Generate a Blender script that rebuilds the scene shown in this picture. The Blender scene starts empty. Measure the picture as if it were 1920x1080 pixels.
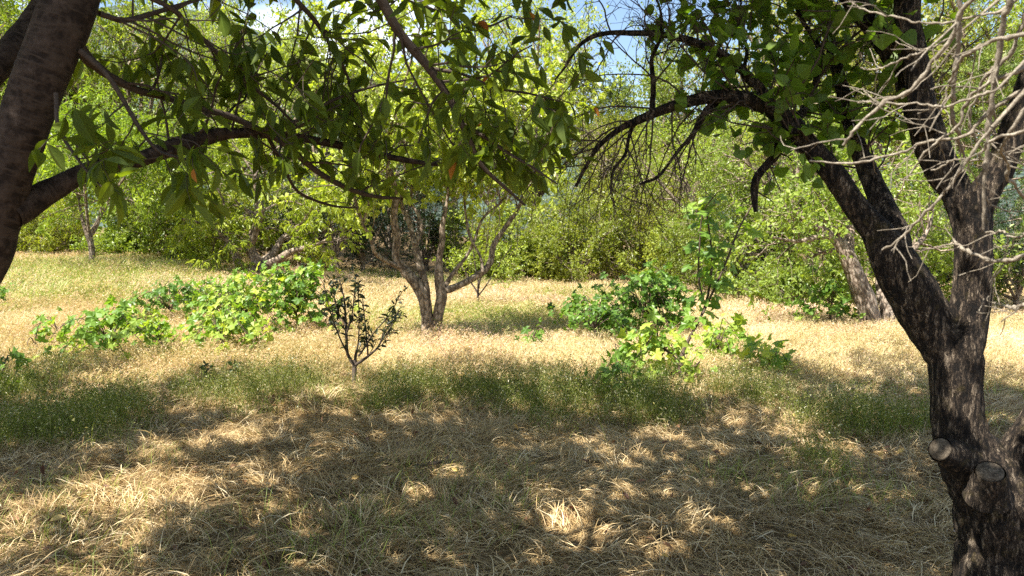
import bpy, math, random
import numpy as np
from mathutils import Vector
R = math.radians
sc = bpy.context.scene
COL = sc.collection

# ------------------------------------------------------------------ camera
PITCH = 3.4
F = 1500.0                                   # focal length in pixels of a 1920 wide frame
CAMZ = 1.6
cam = bpy.data.cameras.new('camera'); camo = bpy.data.objects.new('camera', cam); COL.objects.link(camo)
camo.location = (0, 0, CAMZ); camo.rotation_euler = (R(90 - PITCH), 0, 0)
cam.sensor_width = 36; cam.lens = 36 * F / 1920; cam.clip_start = 0.05; cam.clip_end = 3000
cam.dof.use_dof = True; cam.dof.focus_distance = 7.0; cam.dof.aperture_fstop = 13
sc.camera = camo
# ------------------------------------------------------------------ world + sun
SUNV = np.array([-0.42, -0.33, 0.85]); SUNV /= np.linalg.norm(SUNV)
w = bpy.data.worlds.new('World'); sc.world = w; w.use_nodes = True
nt = w.node_tree; nt.nodes.clear()
sky = nt.nodes.new('ShaderNodeTexSky'); sky.sky_type = 'NISHITA'; sky.sun_disc = False
sky.sun_elevation = math.asin(SUNV[2]); sky.sun_rotation = math.atan2(SUNV[0], SUNV[1])
sky.air_density = 1.0; sky.dust_density = 0.7; sky.ozone_density = 1.0
tc = nt.nodes.new('ShaderNodeTexCoord')
mp = nt.nodes.new('ShaderNodeMapping'); mp.inputs['Scale'].default_value = (2.2, 2.2, 6.0)
nz = nt.nodes.new('ShaderNodeTexNoise'); nz.inputs['Scale'].default_value = 1.6; nz.inputs['Detail'].default_value = 7
rp = nt.nodes.new('ShaderNodeValToRGB'); rp.color_ramp.elements[0].position = 0.54; rp.color_ramp.elements[1].position = 0.74
mx = nt.nodes.new('ShaderNodeMixRGB'); mx.inputs[2].default_value = (11, 11.3, 11.8, 1)
bg = nt.nodes.new('ShaderNodeBackground'); bg.inputs['Strength'].default_value = 0.075
wo = nt.nodes.new('ShaderNodeOutputWorld')
L = nt.links.new
L(tc.outputs['Generated'], mp.inputs[0]); L(mp.outputs[0], nz.inputs['Vector']); L(nz.outputs['Fac'], rp.inputs[0])
L(rp.outputs[0], mx.inputs[0]); L(sky.outputs[0], mx.inputs[1]); L(mx.outputs[0], bg.inputs[0]); L(bg.outputs[0], wo.inputs[0])
sun = bpy.data.lights.new('sun', 'SUN'); sun.energy = 5.0; sun.angle = R(0.55); sun.color = (1.0, 0.96, 0.89)
suno = bpy.data.objects.new('sun', sun); COL.objects.link(suno)
suno.rotation_euler = Vector(SUNV).to_track_quat('Z', 'Y').to_euler(); suno.location = (0, 0, 30)
sc.view_settings.view_transform = 'Standard'; sc.view_settings.look = 'None'
sc.view_settings.exposure = 1.7; sc.view_settings.gamma = 1.0
sc.cycles.max_bounces = 6; sc.cycles.diffuse_bounces = 3; sc.cycles.glossy_bounces = 2
sc.cycles.transmission_bounces = 3; sc.cycles.transparent_max_bounces = 4
sc.cycles.sample_clamp_indirect = 6.0
try:
    sc.cycles.use_denoising = False
except Exception:
    pass

# ------------------------------------------------------------------ numeric helpers
rng = np.random.default_rng(11)
def nrm(a): return a / np.maximum(np.linalg.norm(a, axis=-1, keepdims=True), 1e-9)
_h = np.random.default_rng(5).random((64, 64, 64))
def vnoise(p, s=1.0, seed=0):                 # smooth value noise, 0..1, p (...,3)
    q = np.asarray(p, float) * s + 17.3 * seed + 1000
    i = np.floor(q).astype(int); f = q - i; f = f * f * (3 - 2 * f)
    i &= 63; j = (i + 1) & 63
    x0, y0, z0 = i[..., 0], i[..., 1], i[..., 2]; x1, y1, z1 = j[..., 0], j[..., 1], j[..., 2]
    fx, fy, fz = f[..., 0], f[..., 1], f[..., 2]
    a = _h[x0, y0, z0] * (1 - fx) + _h[x1, y0, z0] * fx; b = _h[x0, y1, z0] * (1 - fx) + _h[x1, y1, z0] * fx
    c = _h[x0, y0, z1] * (1 - fx) + _h[x1, y0, z1] * fx; d = _h[x0, y1, z1] * (1 - fx) + _h[x1, y1, z1] * fx
    return (a * (1 - fy) + b * fy) * (1 - fz) + (c * (1 - fy) + d * fy) * fz
def fbm(p, s, seed=0, o=3):
    return sum(vnoise(p, s * 2 ** k, seed + k) * 0.5 ** k for k in range(o)) / sum(0.5 ** k for k in range(o))
def v2(x, y): return np.stack([x, y, np.zeros_like(x)], -1)
def sst(x, a, b):
    t = np.clip((x - a) / (b - a), 0, 1); return t * t * (3 - 2 * t)
def gh(x, y):                                 # ground height
    x = np.asarray(x, float); y = np.asarray(y, float)
    z = 0.95 * sst(-x, 1.0, 13.0) * sst(y, 7, 26)
    z = z + 0.10 * (fbm(v2(x, y), 0.45, 3) - 0.5) * sst(y, 1, 5) * (1 - sst(y, 60, 120))
    z = z + 1.6 * sst(y, 26, 60)
    return z
cp, sp = math.cos(R(PITCH)), math.sin(R(PITCH))
def P(x, y, d):                               # a point d metres ahead that the photograph shows at pixel x, y
    u = (x - 960) / F; v = (540 - y) / F
    fy = cp + v * sp; fz = -sp + v * cp
    return np.array([u * d / fy, d, CAMZ + fz * d / fy])
def G(x, y):                                  # the ground under that pixel
    lo, hi = 2.0, 80.0
    for d in np.linspace(2, 80, 800):
        p = P(x, y, d)
        if p[2] <= gh(p[0], p[1]): return np.array([p[0], p[1], float(gh(p[0], p[1]))])
    return P(x, y, 80)
def curve(pts, n):                            # Catmull-Rom through control points (any width of columns)
    p = np.asarray(pts, float); p = np.vstack([2 * p[0] - p[1], p, 2 * p[-1] - p[-2]])
    m = len(p) - 3; t = np.linspace(0, m - 1e-6, n); i = t.astype(int); f = (t - i)[:, None]
    a, b, c, d = p[i], p[i + 1], p[i + 2], p[i + 3]
    return 0.5 * (2 * b + (c - a) * f + (2 * a - 5 * b + 4 * c - d) * f ** 2 + (3 * b - 3 * c + d - a) * f ** 3)

def seg(c, a, b, n=40):                       # a stretch of a branch, resampled
    return np.stack([np.interp(np.linspace(a, b, n), np.linspace(0, 1, len(c)), c[:, k]) for k in range(4)], 1)

class MB:                                     # gathers geometry for ONE mesh object
    def __init__(s): s.v = []; s.f = []; s.uv = []; s.t = []; s.n = 0; s.m = []
    def add(s, V, faces, uv=None, tint=None, mat=0):
        # V (n,3); faces list of int arrays (k, sides)
        V = V.reshape(-1, 3); s.v.append(V)
        s.uv.append(np.zeros((len(V), 2)) if uv is None else uv.reshape(-1, 2))
        s.t.append(np.full(len(V), 0.5) if tint is None else np.broadcast_to(tint, (len(V),)) if np.ndim(tint) < 1 else tint.reshape(-1))
        for f in faces: s.f.append(f + s.n); s.m.append(np.full(len(f), mat))
        s.n += len(V)
    def build(s, name, mats, parent=None, smooth=False):
        V = np.vstack(s.v); UV = np.vstack(s.uv); T = np.concatenate(s.t)
        li = np.concatenate([f.reshape(-1) for f in s.f]).astype(np.int32)
        ln = np.concatenate([np.full(len(f), f.shape[1]) for f in s.f]).astype(np.int32)
        mi = np.concatenate(s.m).astype(np.int32)
        me = bpy.data.meshes.new(name)
        me.vertices.add(len(V)); me.vertices.foreach_set('co', V.astype(np.float32).ravel())
        me.loops.add(len(li)); me.loops.foreach_set('vertex_index', li)
        me.polygons.add(len(ln)); me.polygons.foreach_set('loop_start', np.concatenate([[0], np.cumsum(ln)[:-1]]).astype(np.int32))
        me.update(calc_edges=True)
        if not isinstance(mats, (list, tuple)): mats = [mats]
        for m in mats: me.materials.append(m)
        me.polygons.foreach_set('material_index', mi)
        me.polygons.foreach_set('use_smooth', np.full(len(ln), smooth))
        u = me.uv_layers.new(name='UVMap'); u.data.foreach_set('uv', UV[li].astype(np.float32).ravel())
        a = me.attributes.new('tint', 'FLOAT', 'POINT'); a.data.foreach_set('value', T.astype(np.float32))
        me.update()
        o = bpy.data.objects.new(name, me); COL.objects.link(o)
        if parent is not None: o.parent = parent; o.location = tuple(-np.array(parent.location)) if parent.location.length > 0 else (0, 0, 0)
        return o

def tubes(mb, Pt, Rd, sides=5, mat=0, tint=None, rough=0.0, rs=8.0, cap=False):
    # Pt (N,K,3) polylines, Rd (N,K) radii
    N, K = Pt.shape[:2]
    if N == 0: return
    T = nrm(np.gradient(Pt, axis=1)); mt = nrm(Pt[:, -1] - Pt[:, 0] + 1e-6)
    ref = np.where(np.abs(mt[:, 2:3]) < 0.75, np.array([[0, 0, 1.]]), np.array([[0.31, 0.95, 0.]]))
    ref = nrm(ref)[:, None, :]
    U = nrm(ref - (ref * T).sum(-1, keepdims=True) * T); W = np.cross(T, U)
    a = np.arange(sides) / sides * 2 * np.pi
    d = U[:, :, None] * np.cos(a)[None, None, :, None] + W[:, :, None] * np.sin(a)[None, None, :, None]
    V = Pt[:, :, None] + d * Rd[:, :, None, None]
    if rough:
        nn = fbm(V * np.array([1, 1, 0.5]), rs, 2, 4) - 0.5
        nn = nn + 0.7 * (np.abs(vnoise(V * np.array([1, 1, .35]), rs * 3.2, 9) - 0.5) * 2 - 0.5) * 0.5
        V = V + d * (Rd[:, :, None, None] * rough * nn[..., None])
    i = np.arange(N)[:, None, None] * K * sides + np.arange(K - 1)[None, :, None] * sides
    j = np.arange(sides)[None, None, :]; j2 = (j + 1) % sides
    Fq = np.stack([i + j, i + j2, i + sides + j2, i + sides + j], -1).reshape(-1, 4)
    ln = np.concatenate([np.zeros((N, 1)), np.cumsum(np.linalg.norm(np.diff(Pt, axis=1), axis=-1), 1)], 1)
    uv = np.stack(np.broadcast_arrays(np.minimum(j, sides - j)[0][None] * 2.0 / sides, ln[:, :, None]), -1)
    if tint is not None and np.ndim(tint): tint = np.repeat(tint, K * sides)
    fs = [Fq]
    if cap:
        fs.append((np.arange(N)[:, None] * K * sides + (K - 1) * sides + np.arange(sides)[None]).reshape(N, sides))
    mb.add(V, fs, uv, tint, mat)

def leaves(mb, pos, ax, nr, ln, wd, tpl, tint, mat=0):
    Vt, fs = tpl
    Y = nrm(ax); X = nrm(np.cross(Y, nr)); Z = np.cross(X, Y)
    V = pos[:, None] + X[:, None] * (Vt[None, :, 0:1] * wd[:, None, None]) + Y[:, None] * (Vt[None, :, 1:2] * ln[:, None, None]) + Z[:, None] * (Vt[None, :, 2:3] * ln[:, None, None])
    n, k = len(pos), len(Vt)
    F2 = [(np.arange(n)[:, None, None] * k + f[None]).reshape(-1, f.shape[1]) for f in fs]
    uv = np.broadcast_to(Vt[None, :, :2], (n, k, 2))
    mb.add(V, F2, uv, np.repeat(tint, k), mat)

def tpl_lance(curl=0.22, fold=0.10, wide=0.5, ys=(0, .07, .22, .42, .62, .82, 1), ws=(.05, .05, .62, 1, .92, .5, 0)):
    V = []; k = len(ys)
    for y, w_ in zip(ys, ws): V.append((0, y, -curl * y * y))
    for y, w_ in zip(ys[1:-1], ws[1:-1]): V.append((-w_ * wide, y, -curl * y * y + fold * w_))
    for y, w_ in zip(ys[1:-1], ws[1:-1]): V.append((w_ * wide, y, -curl * y * y + fold * w_))
    q = []; t = []
    m = k - 2
    t += [(0, 1, k), (0, k + m, 1), (k - 2, k - 1, k + m - 1), (k - 2, k + 2 * m - 1, k - 1)]
    for a in range(m - 1):
        q.append((a + 1, a + 2, k + a + 1, k + a)); q.append((a + 1, k + m + a, k + m + a + 1, a + 2))
    return np.array(V, float), [np.array(t), np.array(q)]
CHERRY = tpl_lance()
CHERRY2 = tpl_lance(curl=-0.10, fold=0.16)
APRI = tpl_lance(curl=0.15, fold=0.10, ys=(0, .18, .26, .45, .65, .85, 1), ws=(.04, .05, .85, 1.05, .85, .4, 0))
SMALL = (np.array([(0, 0, 0), (-.5, .45, .10), (0, 1, -.12), (.5, .45, .10)], float), [np.array([(0, 2, 1), (0, 3, 2)])])
SMALLB = (np.array([(0, 0, 0), (-.5, .35, .1), (-.36, .75, .02), (0, 1, -.15), (.36, .75, .02), (.5, .35, .1)], float), [np.array([(0, 3, 2, 1), (0, 5, 4, 3)])])
_va = np.radians([-90, -62, -30, -8, 12, 38, 64, 90, 116, 142, 168, 188, 210, 242])
_vr = np.array([.12, .48, .50, .30, .60, .36, .48, .66, .48, .36, .60, .30, .50, .48])
VINE = (np.array([(0, .35, 0)] + [(r * math.cos(a) * 1.0, .38 + r * math.sin(a), -.10 * r + (.07 if i % 3 == 0 else -.03)) for i, (a, r) in enumerate(zip(_va, _vr))], float),
        [np.array([(0, 1 + i, 1 + (i + 1) % len(_va)) for i in range(len(_va))])])

# ------------------------------------------------------------------ materials
def new_mat(name):
    m = bpy.data.materials.new(name); m.use_nodes = True; n = m.node_tree; n.nodes.clear()
    o = n.nodes.new('ShaderNodeOutputMaterial'); return m, n, o
def ramp(n, stops):
    r = n.nodes.new('ShaderNodeValToRGB'); e = r.color_ramp.elements
    while len(e) < len(stops): e.new(0.5)
    for k, (p, c) in enumerate(stops): e[k].position = p; e[k].color = (*c, 1)
    return r
def leaf_mat(name, stops, trans=0.38, gloss=0.5, tcol=(1.25, 1.25, 0.45), vein=False, rough=.42, hv=0.0):
    m, n, o = new_mat(name); l = n.links.new
    at = n.nodes.new('ShaderNodeAttribute'); at.attribute_name = 'tint'
    r = ramp(n, stops); l(at.outputs['Fac'], r.inputs[0]); colr = r.outputs[0]
    if hv:
        oi = n.nodes.new('ShaderNodeObjectInfo'); hs = n.nodes.new('ShaderNodeHueSaturation')
        mr = n.nodes.new('ShaderNodeMapRange'); mr.inputs[3].default_value = 0.5 - hv * .45; mr.inputs[4].default_value = 0.5 + hv * .35
        mr2 = n.nodes.new('ShaderNodeMapRange'); mr2.inputs[3].default_value = 1 - hv * 8; mr2.inputs[4].default_value = 1 + hv * 5
        mu = n.nodes.new('ShaderNodeMath'); mu.operation = 'MULTIPLY'; mu.inputs[1].default_value = 7.31
        fr = n.nodes.new('ShaderNodeMath'); fr.operation = 'FRACT'
        l(oi.outputs['Random'], mr.inputs[0]); l(oi.outputs['Random'], mu.inputs[0]); l(mu.outputs[0], fr.inputs[0]); l(fr.outputs[0], mr2.inputs[0])
        l(mr.outputs[0], hs.inputs['Hue']); l(mr2.outputs[0], hs.inputs['Value']); l(colr, hs.inputs['Color']); colr = hs.outputs[0]
    if vein:
        uv = n.nodes.new('ShaderNodeUVMap'); sx = n.nodes.new('ShaderNodeSeparateXYZ'); l(uv.outputs[0], sx.inputs[0])
        ab = n.nodes.new('ShaderNodeMath'); ab.operation = 'ABSOLUTE'; l(sx.outputs[0], ab.inputs[0])
        m1 = n.nodes.new('ShaderNodeMapRange'); m1.inputs[1].default_value = 0.0; m1.inputs[2].default_value = 0.05; m1.inputs[3].default_value = 1; m1.inputs[4].default_value = 0
        l(ab.outputs[0], m1.inputs[0])
        # side veins: sawtooth of y*9 - |x|*4
        a1 = n.nodes.new('ShaderNodeMath'); a1.operation = 'MULTIPLY_ADD'; a1.inputs[1].default_value = -5.0
        a2 = n.nodes.new('ShaderNodeMath'); a2.operation = 'MULTIPLY'; a2.inputs[1].default_value = 9.0
        l(sx.outputs[1], a2.inputs[0]); l(ab.outputs[0], a1.inputs[0]); l(a2.outputs[0], a1.inputs[2])
        a3 = n.nodes.new('ShaderNodeMath'); a3.operation = 'PINGPONG'; a3.inputs[1].default_value = 0.5; l(a1.outputs[0], a3.inputs[0])
        m2 = n.nodes.new('ShaderNodeMapRange'); m2.inputs[1].default_value = 0.0; m2.inputs[2].default_value = 0.13; m2.inputs[3].default_value = .55; m2.inputs[4].default_value = 0
        l(a3.outputs[0], m2.inputs[0])
        mxx = n.nodes.new('ShaderNodeMath'); mxx.operation = 'MAXIMUM'; l(m1.outputs[0], mxx.inputs[0]); l(m2.outputs[0], mxx.inputs[1])
        mv = n.nodes.new('ShaderNodeMixRGB'); mv.blend_type = 'ADD'; mv.inputs[2].default_value = (0.035, 0.05, 0.018, 1)
        l(mxx.outputs[0], mv.inputs[0]); l(colr, mv.inputs[1]); colr = mv.outputs[0]
    pb = n.nodes.new('ShaderNodeBsdfPrincipled'); pb.inputs['Roughness'].default_value = rough; pb.inputs['Specular IOR Level'].default_value = gloss
    l(colr, pb.inputs['Base Color'])
    tr = n.nodes.new('ShaderNodeBsdfTranslucent'); mc = n.nodes.new('ShaderNodeMixRGB'); mc.blend_type = 'MULTIPLY'; mc.inputs[0].default_value = 1
    mc.inputs[2].default_value = (*tcol, 1); l(colr, mc.inputs[1]); l(mc.outputs[0], tr.inputs[0])
    ms = n.nodes.new('ShaderNodeMixShader'); ms.inputs[0].default_value = trans
    l(pb.outputs[0], ms.inputs[1]); l(tr.outputs[0], ms.inputs[2]); l(ms.outputs[0], o.inputs[0])
    return m
def bark_mat(name, stops, scale=(1, 1, 1), nscale=30, bump=.5, bands=None, lichen=None, dist=.02, vw=.25):
    m, n, o = new_mat(name); l = n.links.new
    tx = n.nodes.new('ShaderNodeTexCoord'); ma = n.nodes.new('ShaderNodeMapping'); ma.inputs['Scale'].default_value = scale
    l(tx.outputs['Object'], ma.inputs[0])
    no = n.nodes.new('ShaderNodeTexNoise'); no.inputs['Scale'].default_value = nscale; no.inputs['Detail'].default_value = 8; no.inputs['Roughness'].default_value = .65
    l(ma.outputs[0], no.inputs['Vector'])
    vo = n.nodes.new('ShaderNodeTexVoronoi'); vo.feature = 'DISTANCE_TO_EDGE'; vo.inputs['Scale'].default_value = nscale * .9
    wr = n.nodes.new('ShaderNodeMixRGB'); wr.blend_type = 'ADD'; wr.inputs[0].default_value = .10
    l(ma.outputs[0], wr.inputs[1]); l(no.outputs['Color'], wr.inputs[2]); l(wr.outputs[0], vo.inputs['Vector'])
    vr = n.nodes.new('ShaderNodeMapRange'); vr.inputs[2].default_value = .22; l(vo.outputs['Distance'], vr.inputs[0])
    mm = n.nodes.new('ShaderNodeMath'); mm.operation = 'MULTIPLY_ADD'; mm.inputs[1].default_value = vw; l(vr.outputs[0], mm.inputs[0]); 
    h2 = n.nodes.new('ShaderNodeMath'); h2.operation = 'MULTIPLY'; h2.inputs[1].default_value = 1.15 - vw; l(no.outputs['Fac'], h2.inputs[0]); l(h2.outputs[0], mm.inputs[2])
    hgt = mm.outputs[0]
    r = ramp(n, stops); l(hgt, r.inputs[0]); colr = r.outputs[0]
    if bands:
        uv = n.nodes.new('ShaderNodeUVMap'); mb_ = n.nodes.new('ShaderNodeMapping'); mb_.inputs['Scale'].default_value = (2.2, 75, 1); l(uv.outputs[0], mb_.inputs[0])
        nb = n.nodes.new('ShaderNodeTexNoise'); nb.inputs['Scale'].default_value = 1.2; nb.inputs['Detail'].default_value = 3; l(mb_.outputs[0], nb.inputs['Vector'])
        rb = ramp(n, [(0.52, (0, 0, 0)), (0.62, (1, 1, 1))]); l(nb.outputs['Fac'], rb.inputs[0])
        mk = n.nodes.new('ShaderNodeMixRGB'); mk.inputs[2].default_value = (*bands, 1); l(rb.outputs[0], mk.inputs[0]); l(colr, mk.inputs[1]); colr = mk.outputs[0]
        ad = n.nodes.new('ShaderNodeMath'); ad.operation = 'MULTIPLY_ADD'; ad.inputs[1].default_value = .6; l(nb.outputs['Fac'], ad.inputs[0]); l(hgt, ad.inputs[2]); hgt = ad.outputs[0]
    if lichen:
        n3 = n.nodes.new('ShaderNodeTexNoise'); n3.inputs['Scale'].default_value = 14; n3.inputs['Detail'].default_value = 6; n3.inputs['Roughness'].default_value = .7; l(tx.outputs['Object'], n3.inputs['Vector'])
        r3 = ramp(n, [(.56, (0, 0, 0)), (.66, (1, 1, 1))]); l(n3.outputs['Fac'], r3.inputs[0])
        mk = n.nodes.new('ShaderNodeMixRGB'); mk.inputs[2].default_value = (*lichen, 1)
        mf = n.nodes.new('ShaderNodeMath'); mf.operation = 'MULTIPLY'; mf.inputs[1].default_value = .55; l(r3.outputs[0], mf.inputs[0]); l(mf.outputs[0], mk.inputs[0])
        l(colr, mk.inputs[1]); colr = mk.outputs[0]
    bu = n.nodes.new('ShaderNodeBump'); bu.inputs['Strength'].default_value = bump; bu.inputs['Distance'].default_value = dist; l(hgt, bu.inputs['Height'])
    pb = n.nodes.new('ShaderNodeBsdfPrincipled'); pb.inputs['Roughness'].default_value = .85; pb.inputs['Specular IOR Level'].default_value = .25
    l(colr, pb.inputs['Base Color']); l(bu.outputs[0], pb.inputs['Normal']); l(pb.outputs[0], o.inputs[0])
    return m
def tint_mat(name, stops, trans=.25, rough=.6, tcol=(1.1, 1, .7), gloss=.3):
    return leaf_mat(name, stops, trans, gloss, tcol, False, rough)

M_cherry_leaf = leaf_mat('cherry_leaf', [(0, (.040, .068, .012)), (.5, (.115, .16, .022)), (.9, (.26, .31, .035)), (.93, (.30, .30, .03)), (.96, (.45, .19, .04)), (1, (.40, .13, .04))], .55, .22, (1.5, 1.5, .3), vein=True)
M_apri_leaf = leaf_mat('apricot_leaf', [(0, (.05, .10, .016)), (1, (.18, .26, .040))], .5, .22, (1.6, 1.8, .35), vein=True)
M_vine_leaf = leaf_mat('vine_leaf', [(0, (.065, .14, .020)), (.5, (.17, .29, .040)), (1, (.42, .48, .08))], .45, .35, (1.4, 1.35, .45))
M_peach = leaf_mat('peach_leaf', [(0, (.13, .20, .022)), (.6, (.26, .34, .035)), (1, (.46, .52, .08))], .48, .5, (1.35, 1.35, .38), hv=.035)
M_broad = leaf_mat('broad_leaf', [(0, (.14, .20, .030)), (.6, (.29, .35, .055)), (1, (.50, .54, .15))], .48, .5, (1.35, 1.35, .38), hv=.045)
M_fine = leaf_mat('fine_leaf', [(0, (.13, .18, .022)), (.6, (.26, .32, .035)), (1, (.46, .50, .08))], .48, .5, (1.35, 1.35, .38), hv=.045)
M_bright = leaf_mat('bright_leaf', [(0, (.09, .19, .025)), (.6, (.20, .34, .045)), (1, (.38, .50, .07))], .50, .35, (1.5, 1.4, .35), hv=.05)
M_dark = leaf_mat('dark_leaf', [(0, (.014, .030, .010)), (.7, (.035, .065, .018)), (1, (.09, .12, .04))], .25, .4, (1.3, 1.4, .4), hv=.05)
M_sapl = leaf_mat('plum_leaf', [(0, (.020, .030, .012)), (1, (.050, .060, .025))], .2, .3)
M_needle = leaf_mat('pine_needle', [(0, (.09, .15, .03)), (.6, (.24, .32, .06)), (1, (.46, .50, .15))], .38, .4, (1.3, 1.3, .5))
M_cbark = bark_mat('cherry_bark', [(.3, (.006, .004, .002)), (.5, (.020, .012, .008)), (.75, (.07, .048, .035))], (1, 1, 1), 30, .6, bands=(.050, .034, .024), dist=.012, vw=.0)
M_abark = bark_mat('apricot_bark', [(.46, (.005, .0035, .0022)), (.57, (.030, .020, .013)), (.66, (.090, .064, .042)), (.79, (.30, .235, .165))], (1, 1, .28), 52, 1.0, lichen=(.10, .075, .022), dist=.05, vw=.16)
M_twig = bark_mat('twig_bark', [(.2, (.020, .014, .010)), (.8, (.09, .065, .048))], (1, 1, 1), 60, .3)
M_tbark = bark_mat('orchard_bark', [(.3, (.035, .024, .016)), (.5, (.125, .090, .060)), (.72, (.33, .26, .19))], (1, 1, .5), 16, .8, dist=.03)
M_gbark = bark_mat('grey_bark', [(.3, (.045, .032, .022)), (.5, (.17, .125, .09)), (.75, (.38, .31, .24))], (1, 1, .5), 14, .8, dist=.03)
M_dead = bark_mat('dead_twig', [(.3, (.055, .042, .028)), (.55, (.16, .132, .095)), (.8, (.34, .295, .225))], (1, 1, 1), 90, .3, dist=.004)
M_cut = bark_mat('cut_wood', [(.35, (.03, .022, .015)), (.55, (.080, .062, .042)), (.8, (.15, .12, .085))], (1, 1, 1), 40, .4, dist=.004)
M_vbark = bark_mat('vine_bark', [(.2, (.030, .020, .014)), (.8, (.12, .085, .06))], (1, 1, .3), 60, .5, dist=.01)
M_dry = tint_mat('dry_grass', [(0, (.12, .070, .024)), (.3, (.27, .175, .072)), (.6, (.47, .335, .155)), (.85, (.68, .52, .28)), (1, (.84, .69, .44))], .22, .5)
M_meadow = tint_mat('meadow_grass', [(0, (.30, .27, .10)), (.35, (.53, .45, .21)), (.6, (.71, .58, .32)), (.8, (.73, .53, .39)), (1, (.81, .66, .46))], .35, .5)
M_green = tint_mat('green_grass', [(0, (.12, .17, .03)), (.5, (.24, .32, .06)), (.8, (.38, .42, .11)), (1, (.58, .55, .24))], .35, .5, (1.3, 1.3, .5))
M_weed = tint_mat('weeds', [(0, (.07, .090, .018)), (.4, (.14, .17, .030)), (.65, (.23, .25, .06)), (.8, (.42, .34, .15)), (1, (.65, .62, .48))], .35, .5, (1.3, 1.4, .4))
M_litter = tint_mat('litter', [(0, (.10, .045, .025)), (.4, (.22, .10, .055)), (.7, (.36, .21, .11)), (.9, (.55, .38, .10)), (1, (.6, .5, .35))], .15, .5)
def ground_mat():
    m, n, o = new_mat('soil'); l = n.links.new
    tx = n.nodes.new('ShaderNodeTexCoord')
    a = n.nodes.new('ShaderNodeTexNoise'); a.inputs['Scale'].default_value = .6; a.inputs['Detail'].default_value = 6; l(tx.outputs['Object'], a.inputs['Vector'])
    b = n.nodes.new('ShaderNodeTexNoise'); b.inputs['Scale'].default_value = 40; b.inputs['Detail'].default_value = 6; b.inputs['Roughness'].default_value = .7; l(tx.outputs['Object'], b.inputs['Vector'])
    r1 = ramp(n, [(.3, (.15, .10, .05)), (.7, (.30, .215, .11))]); r2 = ramp(n, [(.35, (.30, .26, .2)), (.7, (1, 1, 1))])
    l(a.outputs['Fac'], r1.inputs[0]); l(b.outputs['Fac'], r2.inputs[0])
    mu = n.nodes.new('ShaderNodeMixRGB'); mu.blend_type = 'MULTIPLY'; mu.inputs[0].default_value = 1; l(r1.outputs[0], mu.inputs[1]); l(r2.outputs[0], mu.inputs[2])
    bu = n.nodes.new('ShaderNodeBump'); bu.inputs['Strength'].default_value = .6; bu.inputs['Distance'].default_value = .03; l(b.outputs['Fac'], bu.inputs['Height'])
    pb = n.nodes.new('ShaderNodeBsdfPrincipled'); pb.inputs['Roughness'].default_value = 1; pb.inputs['Specular IOR Level'].default_value = .1
    l(mu.outputs[0], pb.inputs['Base Color']); l(bu.outputs[0], pb.inputs['Normal']); l(pb.outputs[0], o.inputs[0]); return m
M_soil = ground_mat()
def hill_mat():
    m, n, o = new_mat('wooded_hill'); l = n.links.new
    tx = n.nodes.new('ShaderNodeTexCoord')
    a = n.nodes.new('ShaderNodeTexVoronoi'); a.inputs['Scale'].default_value = .28; l(tx.outputs['Object'], a.inputs['Vector'])
    b = n.nodes.new('ShaderNodeTexNoise'); b.inputs['Scale'].default_value = .8; b.inputs['Detail'].default_value = 8; l(tx.outputs['Object'], b.inputs['Vector'])
    r1 = ramp(n, [(.35, (.02, .035, .03)), (.6, (.06, .09, .06)), (.75, (.12, .13, .10))]); l(b.outputs['Fac'], r1.inputs[0])
    bu = n.nodes.new('ShaderNodeBump'); bu.inputs['Distance'].default_value = 4; bu.inputs['Strength'].default_value = 1; bu.invert = True; l(a.outputs['Distance'], bu.inputs['Height'])
    pb = n.nodes.new('ShaderNodeBsdfPrincipled'); pb.inputs['Roughness'].default_value = 1; l(r1.outputs[0], pb.inputs['Base Color']); l(bu.outputs[0], pb.inputs['Normal']); l(pb.outputs[0], o.inputs[0]); return m
M_hill = hill_mat()

# ------------------------------------------------------------------ naming helpers
def tag(o, label=None, cat=None, group=None, kind=None):
    if label: o['label'] = label
    if cat: o['category'] = cat
    if group: o['group'] = group
    if kind: o['kind'] = kind
    return o
def thing(name, label, cat, loc=(0, 0, 0), group=None):
    o = bpy.data.objects.new(name, None); COL.objects.link(o); o.location = tuple(float(a) for a in loc); o.empty_display_size = .2
    return tag(o, label, cat, group)

# ------------------------------------------------------------------ ground and hills
def grid(xs, ys, zf):
    X, Y = np.meshgrid(xs, ys); V = np.stack([X, Y, zf(X, Y)], -1); nx = len(xs)
    i = (np.arange(len(ys) - 1)[:, None] * nx + np.arange(nx - 1)[None]).ravel()
    return V, np.stack([i, i + 1, i + nx + 1, i + nx], -1)
xs = np.concatenate([-np.geomspace(900, 14, 26), np.linspace(-13.6, 13.6, 130), np.geomspace(14, 900, 26)])
ys = np.concatenate([-np.geomspace(900, 4, 18), np.linspace(-3.5, 34, 170), np.geomspace(35, 1500, 30)])
mb = MB(); V, Fc = grid(xs, ys, gh); mb.add(V, [Fc]); tag(mb.build('ground', M_soil, smooth=True), kind='structure')
def hz(x, y):
    p = v2(x, y)
    ridge = 52 * np.exp(-((x + 110) / 75.) ** 2) + 26 * np.exp(-((x - 60) / 160.) ** 2) + 10 * fbm(p, .02, 4)
    return ridge * sst(y, 110, 230) * (1 - sst(y, 300, 420)) - 1 + 4 * fbm(p, .12, 8) * sst(y, 110, 200)
mb = MB(); V, Fc = grid(np.linspace(-380, 380, 130), np.linspace(100, 430, 90), hz); mb.add(V, [Fc]); tag(mb.build('hills', M_hill, smooth=True), kind='structure')

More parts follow.
